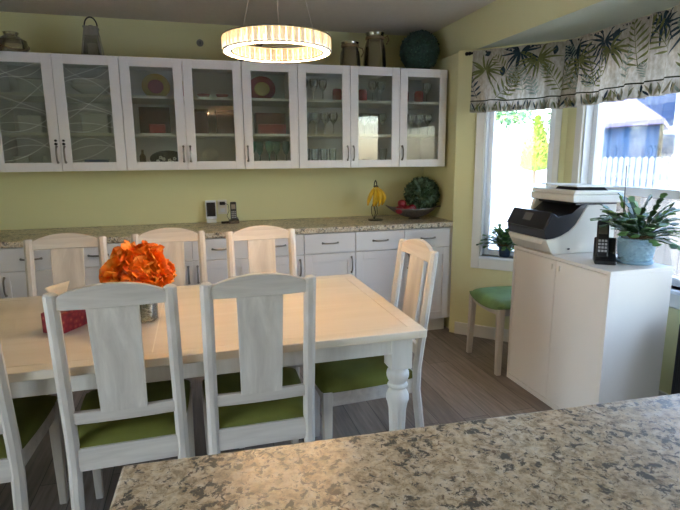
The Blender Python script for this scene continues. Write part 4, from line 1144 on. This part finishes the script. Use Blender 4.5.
# ------------------------------------------------------------------ black heater at the right edge
t = thing('floor_heater', 'black ribbed heater standing under the centre window, at the right edge of the photo', 'heater', (.33,-2.62,0))
mb = MB(); mb.box(-.10,.10,-.14,.15,.04,.64); mb.build('casing', M['blackm'], t, bevel=.01)
mb = MB()
for k in range(24): mb.box(-.104,.104,-.13+k*.0115,-.126+k*.0115,.07,.57)
mb.build('grille', M['black'], t, smooth=False)
for sx in (-1,1):
    mb = MB(); mb.box(sx*.07-.02,sx*.07+.02,-.12,.13,0,.04); mb.build('foot', M['black'], t, bevel=.003)

# ------------------------------------------------------------------ curtain rod and valances
ZR = 2.158
k_ = math.sqrt(.5)
# rod path .08 inside the walls
off = .113
Pa = Vector((-.003-.0, -off-.65+.003, 0)); 
PA = Vector((.02, -.65-off-.02, 0)); PB = Vector((.47, -.65-off-.47, 0)); PC = Vector((.47, -3.267, 0)); PD = Vector((.03, -3.707, 0))
t = thing('curtain_rod', 'thin dark curtain rod with a round finial following the bay', 'curtain rod', (0,0,ZR))
mb = MB(); mb.tube([tuple(PA), tuple(PB), tuple(PC), tuple(PD)], .008, 10); mb.build('rod', M['blackm'], t)
dd = (PA-PB).normalized()
mb = MB(); mb.tube([tuple(PA), tuple(PA+dd*.012), tuple(PA+dd*.02)], [.010,.014,.010], 12); mb.ico(tuple(PA+dd*.032), .014, 2); mb.build('finial', M['blackm'], t)
for p_ in (Vector((.075,-.838,0)), Vector((.47,-1.6,0)), Vector((.47,-2.7,0))):
    n_ = Vector((k_,k_,0)) if p_.x < .4 else Vector((1,0,0)); mb = MB(); mb.tube([tuple(p_+Vector((0,0,-.004))), tuple(p_+n_*(.078))], .005, 8); mb.build('bracket', M['blackm'], t)
def fabricmat():
    m, nt, b = newmat('valance_linen'); nt.nodes.remove(b)
    v = coords(nt, scale=(1,1,.5)); n = N(nt, 'ShaderNodeTexNoise', Scale=60, Detail=5); nt.links.new(v, n.inputs['Vector'])
    r = ramp(nt, [(.3, S('#a39988')), (.7, S('#c6beae'))]); nt.links.new(n.outputs['Fac'], r.inputs['Fac'])
    df = N(nt, 'ShaderNodeBsdfDiffuse'); tr = N(nt, 'ShaderNodeBsdfTranslucent'); mx = N(nt, 'ShaderNodeMixShader'); mx.inputs[0].default_value = .28
    nt.links.new(r.outputs[0], df.inputs[0]); nt.links.new(r.outputs[0], tr.inputs[0])
    nt.links.new(df.outputs[0], mx.inputs[1]); nt.links.new(tr.outputs[0], mx.inputs[2]); nt.links.new(mx.outputs[0], nt.nodes['Material Output'].inputs[0])
    return m
def leafprint(name, c):
    m, nt, b = newmat(name); nt.nodes.remove(b)
    df = N(nt, 'ShaderNodeBsdfDiffuse'); tr = N(nt, 'ShaderNodeBsdfTranslucent'); mx = N(nt, 'ShaderNodeMixShader'); mx.inputs[0].default_value = .2
    v = coords(nt); n = N(nt, 'ShaderNodeTexNoise', Scale=30, Detail=4); nt.links.new(v, n.inputs['Vector'])
    cc = S(c); r = ramp(nt, [(.3, tuple(x*.75 for x in cc[:3])+(1,)), (.7, tuple(min(1,x*1.25) for x in cc[:3])+(1,))]); nt.links.new(n.outputs['Fac'], r.inputs['Fac'])
    nt.links.new(r.outputs[0], df.inputs[0]); nt.links.new(r.outputs[0], tr.inputs[0])
    nt.links.new(df.outputs[0], mx.inputs[1]); nt.links.new(tr.outputs[0], mx.inputs[2]); nt.links.new(mx.outputs[0], nt.nodes['Material Output'].inputs[0])
    return m
VM = [fabricmat(), leafprint('print_dark_teal', '#39474e'), leafprint('print_olive', '#73764a'), leafprint('print_grey_green', '#8b9484'), leafprint('band_dark', '#3c3d2c'), leafprint('ruffle_print', '#8c8468')]
VZ1, VZ0 = 2.170, 1.738; HB = 1.818
def valance(label, segs, seed, fronds):
    """segs: list of (P,Q) polyline; surface s along, z"""
    rnd = random.Random(seed)
    pts = [Vector(p) for p in segs]; lens = [0]
    for a, b in zip(pts, pts[1:]): lens.append(lens[-1]+(b-a).length)
    L = lens[-1]
    ph = rnd.random()*6
    def surf(s_, z, o_=0):
        s_ = min(max(s_, 0), L)
        for i in range(len(pts)-1):
            if s_ <= lens[i+1]+1e-6: break
        d = (pts[i+1]-pts[i]).normalized(); p = pts[i]+d*(s_-lens[i]); n = Vector((d.y, -d.x, 0))
        n = -n if n.dot(Vector((-1,-.3,0))) < 0 else n       # towards the room
        tz = (VZ1-z)/(VZ1-VZ0)
        amp = .009+.020*tz
        w = math.sin(s_*38+ph+1.2*math.sin(s_*9))*amp + .35*math.sin(s_*95+ph*2)*amp*.6
        if z < HB: w += (.012*(HB-z)/(HB-VZ0))*math.sin(s_*150+ph+2*math.sin(s_*21)) + .004
        if z > VZ1-.03: w += .003*math.sin(s_*260)
        return p + n*(w+.016+o_) + Vector((0,0,z))
    mb = MB(); nu = int(L*230)
    zs = [VZ1-(VZ1-VZ0)*j/26 for j in range(27)]
    vs = [tuple(surf(L*i/nu, z)) for z in zs for i in range(nu+1)]
    mb._add(vs, [(j*(nu+1)+i, j*(nu+1)+i+1, (j+1)*(nu+1)+i+1, (j+1)*(nu+1)+i) for j in range(26) for i in range(nu)], 0)
    def strip(path, widths, mi):
        vs = []; n = len(path)
        for k, (s_, z) in enumerate(path):
            a = path[max(k-1,0)]; b = path[min(k+1,n-1)]; dx, dz = b[0]-a[0], b[1]-a[1]; l = math.hypot(dx, dz) or 1
            nx, nz = -dz/l, dx/l; w_ = widths[k]
            for q in (-1, 1): 
                zz = min(max(z+nz*w_*q, VZ0+.002), VZ1-.002); vs.append(tuple(surf(s_+nx*w_*q, zz, .0022 + mi*.0002)))
        mb._add(vs, [(2*k, 2*k+1, 2*k+3, 2*k+2) for k in range(n-1)], mi)
    # dark band above the ruffle
    nb = int(L*120); strip([(L*i/nb, HB+.004*math.sin(L*i/nb*14)) for i in range(nb+1)], [.0042]*(nb+1), 4)
    for (s0, z0, ang, ln, nl, mi, style) in fronds:
        if style == 'fan':
            for k in range(nl):
                a = R(ang) + (k/(nl-1)-.5)*R(290)
                l = 1.25*ln*(.65+.35*rnd.random()); bend = (rnd.random()-.5)*.5
                path = []; 
                for q in range(9):
                    u = q/8; aa = a+bend*u; path.append((s0+l*u*math.cos(aa)+.01*math.cos(a), z0+l*u*math.sin(aa)-.18*l*u*u))
                strip([(min(max(x, .002), L-.002), max(min(z, VZ1-.004), HB+.004)) for x, z in path], [.0012+.0062*math.sin(PI*(q/8)**.7) if q < 8 else .0004 for q in range(9)], mi)
        elif style == 'frond':
            ln *= 1.3
            c_, s_n = math.cos(R(ang)), math.sin(R(ang))
            rach = [(s0+ln*q/12*c_, z0+ln*q/12*s_n-.05*ln*(q/12)**2) for q in range(13)]
            strip([(min(max(x,.002),L-.002), max(min(z, VZ1-.004), HB+.003)) for x, z in rach], [.0016]*13, mi)
            for k in range(nl):
                u = (k+.5)/nl; bx, bz = s0+ln*u*c_, z0+ln*u*s_n
                for sd in (-1, 1):
                    a = R(ang)+sd*R(62-25*u); l = ln*.42*math.sin(PI*(.2+.75*u))
                    path = [(bx+l*q/6*math.cos(a), bz+l*q/6*math.sin(a)-.1*l*(q/6)**2) for q in range(7)]
                    strip([(min(max(x,.002),L-.002), max(min(z, VZ1-.004), HB+.003)) for x, z in path], [.0004+.0058*math.sin(PI*q/6) for q in range(7)], mi)
        elif style == 'leaf':
            path = [(s0+ln*q/8*math.cos(R(ang)), z0+ln*q/8*math.sin(R(ang))) for q in range(9)]
            strip([(min(max(x,.002),L-.002), max(min(z, VZ1-.004), HB+.003)) for x, z in path], [.001+.016*math.sin(PI*q/8) for q in range(9)], mi)
    for k in range(int(L*9)):
        s0 = rnd.random()*L; z0 = HB+.02+rnd.random()*.2; an_ = 50+80*rnd.random(); ln = .09+.05*rnd.random(); c_, s_n = math.cos(R(an_)), math.sin(R(an_)); mi = rnd.choice([3,3,2])
        for q9 in range(6):
            u9 = (q9+.5)/6
            for sd in (-1, 1):
                a = R(an_)+sd*R(50); l = ln*.45*math.sin(PI*(.25+.7*u9)); bx, bz = s0+ln*u9*c_, z0+ln*u9*s_n
                path = [(bx+l*q/5*math.cos(a), bz+l*q/5*math.sin(a)) for q in range(6)]
                strip([(min(max(x,.002),L-.002), max(min(z, VZ1-.004), HB+.003)) for x, z in path], [.0004+.0038*math.sin(PI*q/5) for q in range(6)], mi)
    # printed ruffle strokes
    for k in range(int(L*150)):
        s0 = rnd.random()*L; a = R(60+60*rnd.random()); l = .03+.05*rnd.random(); z0 = VZ0+.005
        path = [(s0+l*q/5*math.cos(a), min(z0+l*q/5*math.sin(a), HB-.006)) for q in range(6)]
        strip([(min(max(x,.002),L-.002), z) for x, z in path], [.0005+.004*math.sin(PI*q/5) for q in range(6)], rnd.choice([5,5,2,1,3]))
    o = mb.build('valance', VM, None, fixn=False, angle=60)
    return tag(o, label, 'valance', 'palm-leaf valances on the bay rod')
pA = PA + (PB-PA).normalized()*.035
F1 = [(.09,2.03,80,.12,13,2,'fan'),(.13,2.15,200,.05,1,1,'leaf'),(.215,2.05,-95,.07,1,1,'leaf'),(.33,2.13,265,.13,15,1,'fan'),(.44,2.08,-80,.13,15,2,'fan'),(.17,1.83,48,.17,7,2,'frond'),(.245,1.84,70,.12,6,2,'frond'),(.44,1.84,110,.1,6,3,'frond'),(.56,2.15,-100,.06,1,1,'leaf'),(.36,1.86,100,.14,6,3,'frond'),(.04,1.84,110,.12,5,1,'frond'),(.60,1.86,120,.15,7,2,'frond')]
valance('palm-leaf valance with dark fronds on the angled left part of the bay', [PA+(PB-PA).normalized()*.02, PB], 1, F1)
F2 = [(.10,2.10,265,.13,15,1,'fan'),(.16,2.02,-60,.13,13,2,'fan'),(.02,1.84,75,.16,7,2,'frond'),(.27,1.85,100,.20,7,1,'frond'),(.36,2.10,260,.13,13,1,'fan'),(.42,2.04,-70,.11,11,2,'fan'),(.46,2.15,-115,.07,1,1,'leaf'),(.28,1.84,60,.12,6,2,'frond'),(.62,1.90,100,.20,8,2,'frond'),(.08,1.85,60,.12,6,3,'frond'),(.52,1.85,80,.14,6,3,'frond')]
valance('palm-leaf valance over the left half of the centre window', [PB+Vector((0,-.004,0)), Vector((.47,-1.93,0))], 2, F2)
F3 = [(.10,1.95,120,.18,8,2,'frond'),(.05,2.11,20,.10,11,1,'fan'),(.24,2.08,-90,.14,15,1,'fan'),(.20,1.84,70,.16,7,2,'frond'),(.40,1.86,100,.2,8,1,'frond'),(.52,2.1,-90,.13,13,2,'fan'),(.36,1.84,60,.12,6,3,'frond'),(.62,1.84,110,.2,7,2,'frond')]
valance('palm-leaf valance cut off by the right edge of the photo', [Vector((.47,-1.936,0)), Vector((.47,-2.65,0))], 3, F3)

# ------------------------------------------------------------------ outside
M['ground'] = basic('pale_concrete', '#ced2d8', .9, var=.08, nscale=1)
GZ = -.35
mb = MB(); mb.box(.9, 60, -40, 50, GZ-.1, GZ); struct(mb.build('ground', M['ground'], smooth=False), 'sunlit pale ground outside')
mb = MB(); mb.box(-40, XL-.3, -40, 30, GZ-.1, GZ); struct(mb.build('ground_patio', M['ground'], smooth=False), 'sunlit patio beyond the left wall')
M['fence'] = basic('white_fence', '#9fa4aa', .5, var=.02)
t = thing('picket_fence', 'white picket fence seen through the centre window', 'fence', (4.0, 0, GZ))
for k in range(42):
    y = -1.6 + k*.105
    if k == 0:
        mb = MB(); mb.prism([(-.032,.05),(.032,.05),(.032,1.72),(0,1.755),(-.032,1.72)], -.008, .008, 'x'); pk = mb.build('picket', M['fence'], t, loc=(0,y,0))
    else:
        o = pk.copy(); col.objects.link(o); o.parent = t; o.location = (0,y,0)
for z in (.30, 1.45):
    mb = MB(); mb.box(.01,.05,-1.7,2.8,z,z+.07); mb.build('rail', M['fence'], t, smooth=False)
for y in (-1.7, .45, 2.75):
    mb = MB(); mb.box(.0,.09,y-.045,y+.045,0,1.79); mb.build('fence_post', M['fence'], t, smooth=False)
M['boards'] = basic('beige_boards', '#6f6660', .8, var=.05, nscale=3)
mb = MB()
for k in range(28): mb.box(0,.03,-3.6+k*.15,-3.462+k*.15,.05,1.46)
mb.box(.03,.07,-3.6,.6,.25,.33); mb.box(.03,.07,-3.6,.6,1.2,1.28)
o = mb.build('board_fence', M['boards'], smooth=False); o.location = (2.2,0,GZ); tag(o, 'beige vertical-board fence in shade just outside the centre window', 'fence')
# gazebo
M['tarp'] = basic('blue_tarp', '#2c4a6c', .5, var=.15, nscale=2, bump=.5, bscale=4)
M['gazroof'] = basic('mauve_canopy', '#77709a', .7, var=.06)
t = thing('gazebo', 'gazebo with blue tarp walls and a mauve roof beyond the picket fence', 'gazebo', (6.0, 3.1, GZ))
mb = MB()
def tarpfn(u, v, A_, B_):
    p = Vector(A_)*(1-u)+Vector(B_)*u; wv = .03*math.sin(u*24+v*3)*(1-v*.5); n_ = (Vector(B_)-Vector(A_)).normalized(); return (p.x - n_.y*wv, p.y + n_.x*wv, 2.30*v)
cr = [(0.1,.08,0),(.1,2.15,0),(2.3,4.15,0),(2.3,2.1,0)]
for a, b in zip(cr, cr[1:]+cr[:1]):
    mb.grid(lambda u, v: tarpfn(u, v, a, b), 40, 6)
mb.build('tarp_walls', M['tarp'], t, solid=.01)
mb = MB()
rb_ = [(0,-.05,2.40),(0,2.3,2.40),(2.5,4.4,2.40),(2.5,2.1,2.40)]
cxg, cyg, ap_z = 1.25, 2.2, 3.15
mb._add(rb_+[(cxg,cyg,ap_z)]+[(x,y,z-.08) for x,y,z in rb_]+[(cxg,cyg,ap_z-.08)], [(0,1,4),(1,2,4),(2,3,4),(3,0,4),(6,5,9),(7,6,9),(8,7,9),(5,8,9),(0,5,6,1),(1,6,7,2),(2,7,8,3),(3,8,5,0)])
mb.build('canopy_roof', M['gazroof'], t, smooth=False)
for x, y, _ in cr:
    mb = MB(); mb.tube([(x,y,0),(x,y,2.32)], .035, 8); mb.build('post', M['iron'], t)
# neighbour house
M['bluesid'] = basic('blue_siding', '#2e4468', .7, var=.05); M['whitesid'] = basic('white_siding', '#e8eaec', .7, var=.03)
t = thing('house', 'neighbouring white house with a blue side wing beyond the gazebo', 'house', (9.5, 3.0, GZ))
mb = MB(); mb.box(0,5,-9,3.0,0,4.6); mb.build('wall', M['whitesid'], t, smooth=False)
mb = MB(); mb.box(.3,5,3.0,6.2,2.4,4.3); mb.build('side_wing', M['bluesid'], t, smooth=False)
mb = MB(); mb.box(-.3,5,2.0,3.35,0,2.45); mb.build('porch', M['whitesid'], t, smooth=False)
mb = MB(); mb.prism([(-.2,4.6),(5.2,4.6),(2.5,6.2)], -9.2, 3.2, 'y'); mb.build('roof', M['bluesid'], t, smooth=False)
mb = MB(); mb.box(-.36,-.31,2.5,3.1,1.75,2.3); o = mb.build('window', M['fence'], t, smooth=False)
mb = MB(); mb.box(-.375,-.36,2.56,3.04,1.8,2.25); mb.build('pane', M['tarp'], o, smooth=False)
# low white fence with a brown top rail, and a tall white one far behind
M['railbr'] = basic('weathered_rail', '#8a817a', .7, var=.1)
def plankfence(label, p, q, z, cap, n):
    t = thing('board_fence', label, 'fence', (p[0], p[1], GZ), math.atan2(q[1]-p[1], q[0]-p[0])); L = math.hypot(q[0]-p[0], q[1]-p[1])
    mb = MB()
    for k in range(n): mb.box(L*k/n+.004, L*(k+1)/n-.004, 0, .02, .03, z-GZ-.04)
    mb.box(0, L, .02, .05, .3, .38); mb.box(0, L, .02, .05, z-GZ-.2, z-GZ-.12); mb.build('boards', M['fence'], t, smooth=False)
    mb = MB(); mb.box(-.02, L+.02, -.03, .06, z-GZ-.04, z-GZ); mb.build('top_rail', cap, t, smooth=False)
plankfence('low white fence with a brown top rail seen through the angled window', (4.4,6.8), (2.55,1.15), 1.0, M['railbr'], 40)
plankfence('tall white fence behind the cone-shaped evergreen', (4,16), (22,16), 1.68, M['fence'], 70)
# trees
M['tree1'] = basic('far_foliage', '#6f9a5c', .8, var=.3, nscale=3); M['tree2'] = basic('far_foliage_blue', '#557a5c', .8, var=.3, nscale=3)
M['ygreen'] = basic('golden_cypress', '#6c7a22', .8, var=.2, nscale=6); M['ygreen2'] = basic('golden_cypress_dark', '#50661e', .8, var=.2, nscale=6); M['bark'] = basic('bark', '#6e5a48', .9, var=.2)  # second cypress green is darker, picked at random for some sprays
def tree(label, loc, h, r, seed, mats, n=2600, ls=.30):
    t = thing('tree', label, 'tree', loc, 0, 'leafy trees outside the angled window')
    mb = MB(); mb.tube([(0,0,0),(.05,0,h*.3),(0,.05,h*.62)], [.16,.12,.06], 8)
    for k in range(4):
        a = k*PI/2+seed; mb.tube([(0,0,h*.33),(math.cos(a)*r*.5, math.sin(a)*r*.5, h*.6)], [.07,.03], 6)
    mb.build('trunk', M['bark'], t)
    mb = MB(); rnd = random.Random(seed)
    for k in range(9):
        a = rnd.random()*2*PI; q = rnd.random()*.6*r; c_ = (q*math.cos(a), q*math.sin(a), h*(.42+.45*rnd.random()))
        leafball(mb, c_, r*.5, n//9, ls, seed*10+k, shell=.5)
    mb.build('crown', mats, t, fixn=False, smooth=False)
tree('pale green tree at the left of the angled window', (9.7,18.5,GZ), 6.2, 2.3, 2, [M['tree1'], M['tree2']])
tree('bluish green tree behind the cone-shaped one', (14.2,21.5,GZ), 6.6, 2.9, 3, [M['tree2'], M['tree1']])
tree('green tree right of the cone-shaped one', (18.2,20,GZ), 6.2, 2.4, 4, [M['tree1'], M['tree2']])
t = thing('conical_shrub', 'bright yellow-green cone-shaped evergreen seen through the angled window', 'evergreen', (10.0,12.0,GZ))
t.scale = (1.55,1.55,1.17)
mb = MB(); mb.tube([(0,0,0),(0,0,1.5)], [.06,.03], 8); mb.build('trunk', M['bark'], t)
mb = MB(); rnd = random.Random(9)
mb.lathe([(.10,1.05),(.33,1.2),(.33,1.4),(.26,1.9),(.15,2.35),(.04,2.6),(0,2.62)], 20)
for i in range(1500):
    g = rnd.random()**1.3; z = 1.05+1.63*g; r_ = .42*(1-g)**.75*min(1,(g+.05)*8)+.01; a = rnd.random()*2*PI
    p = Vector((r_*math.cos(a), r_*math.sin(a), z)); d = Vector((math.cos(a)*.5, math.sin(a)*.5, .9)); s2 = Vector((-math.sin(a), math.cos(a), 0))
    l = .07+.05*rnd.random(); mb._add([tuple(p-s2*.008), tuple(p+d*l*.5-s2*.02), tuple(p+d*l), tuple(p+d*l*.5+s2*.02)], [(0,1,2,3)], rnd.choice((0,0,1)))
mb.build('foliage', [M['ygreen'], M['ygreen2']], t, fixn=False, smooth=False)

# ------------------------------------------------------------------ light
wd = bpy.data.worlds.new('world'); scn.world = wd; wd.use_nodes = True
nt = wd.node_tree; bg = nt.nodes['Background']; sk = nt.nodes.new('ShaderNodeTexSky'); sk.sky_type = 'NISHITA'; sk.sun_disc = False
sk.sun_elevation = R(50); sk.sun_rotation = R(200); sk.air_density = 1.0; sk.dust_density = 1.5
nt.links.new(sk.outputs[0], bg.inputs[0]); bg.inputs[1].default_value = .85
su = bpy.data.lights.new('sun', 'SUN'); su.energy = 5; su.angle = R(.6); su.color = (1,.96,.9)
so = bpy.data.objects.new('sun', su); col.objects.link(so)
dv = Vector((-.14,-.5,1.0)); so.rotation_euler = dv.to_track_quat('Z','Y').to_euler()
def area(name, loc, sx, sy, e, c, rot=(0,0,0), shape='RECTANGLE'):
    l = bpy.data.lights.new(name, 'AREA'); l.shape = shape; l.size = sx
    if shape == 'RECTANGLE': l.size_y = sy
    l.energy = e; l.color = c; o = bpy.data.objects.new(name, l); col.objects.link(o); o.location = loc; o.rotation_euler = rot; return o
# daylight portals at the openings
def portal(loc, sx, sy, rot):
    o = area('portal', loc, sx, sy, 1, (1,1,1), rot); o.data.cycles.is_portal = True
def portal_dir(loc, sx, sy, d):
    o = area('portal', loc, sx, sy, 1, (1,1,1)); o.data.cycles.is_portal = True
    o.rotation_euler = Vector(d).to_track_quat('-Z','Z').to_euler()
portal_dir((.55+T+.02, -1.2-1.05, 1.36), 1.85, 1.4, (-1,0,0))
mid = Vector((A[0],A[1],0))+Vector((k_,-k_,0))*.4575+Vector((k_,k_,0))*(T+.02); portal_dir((mid.x,mid.y,1.345), .55, 1.4, (-k_,-k_,0))
mid = Vector((Cc[0],Cc[1],0))+Vector((-k_,-k_,0))*.325+Vector((k_,-k_,0))*(T+.02); portal_dir((mid.x,mid.y,1.36), .55, 1.4, (-k_,k_,0))
portal_dir((XL-T-.01, (DY0+DY1)/2, 1.05), 1.3, 2.1, (1,0,0))

vs = scn.view_settings; vs.view_transform = 'Standard'; vs.look = 'None'; vs.gamma = 1; vs.use_curve_mapping = False
vs.exposure = 2.0
cy = scn.cycles
cy.max_bounces = 10; cy.diffuse_bounces = 5; cy.glossy_bounces = 4; cy.transparent_max_bounces = 24; cy.transmission_bounces = 6
cy.sample_clamp_indirect = 6; cy.caustics_reflective = False; cy.caustics_refractive = False
try: cy.use_denoising = True
except Exception: pass
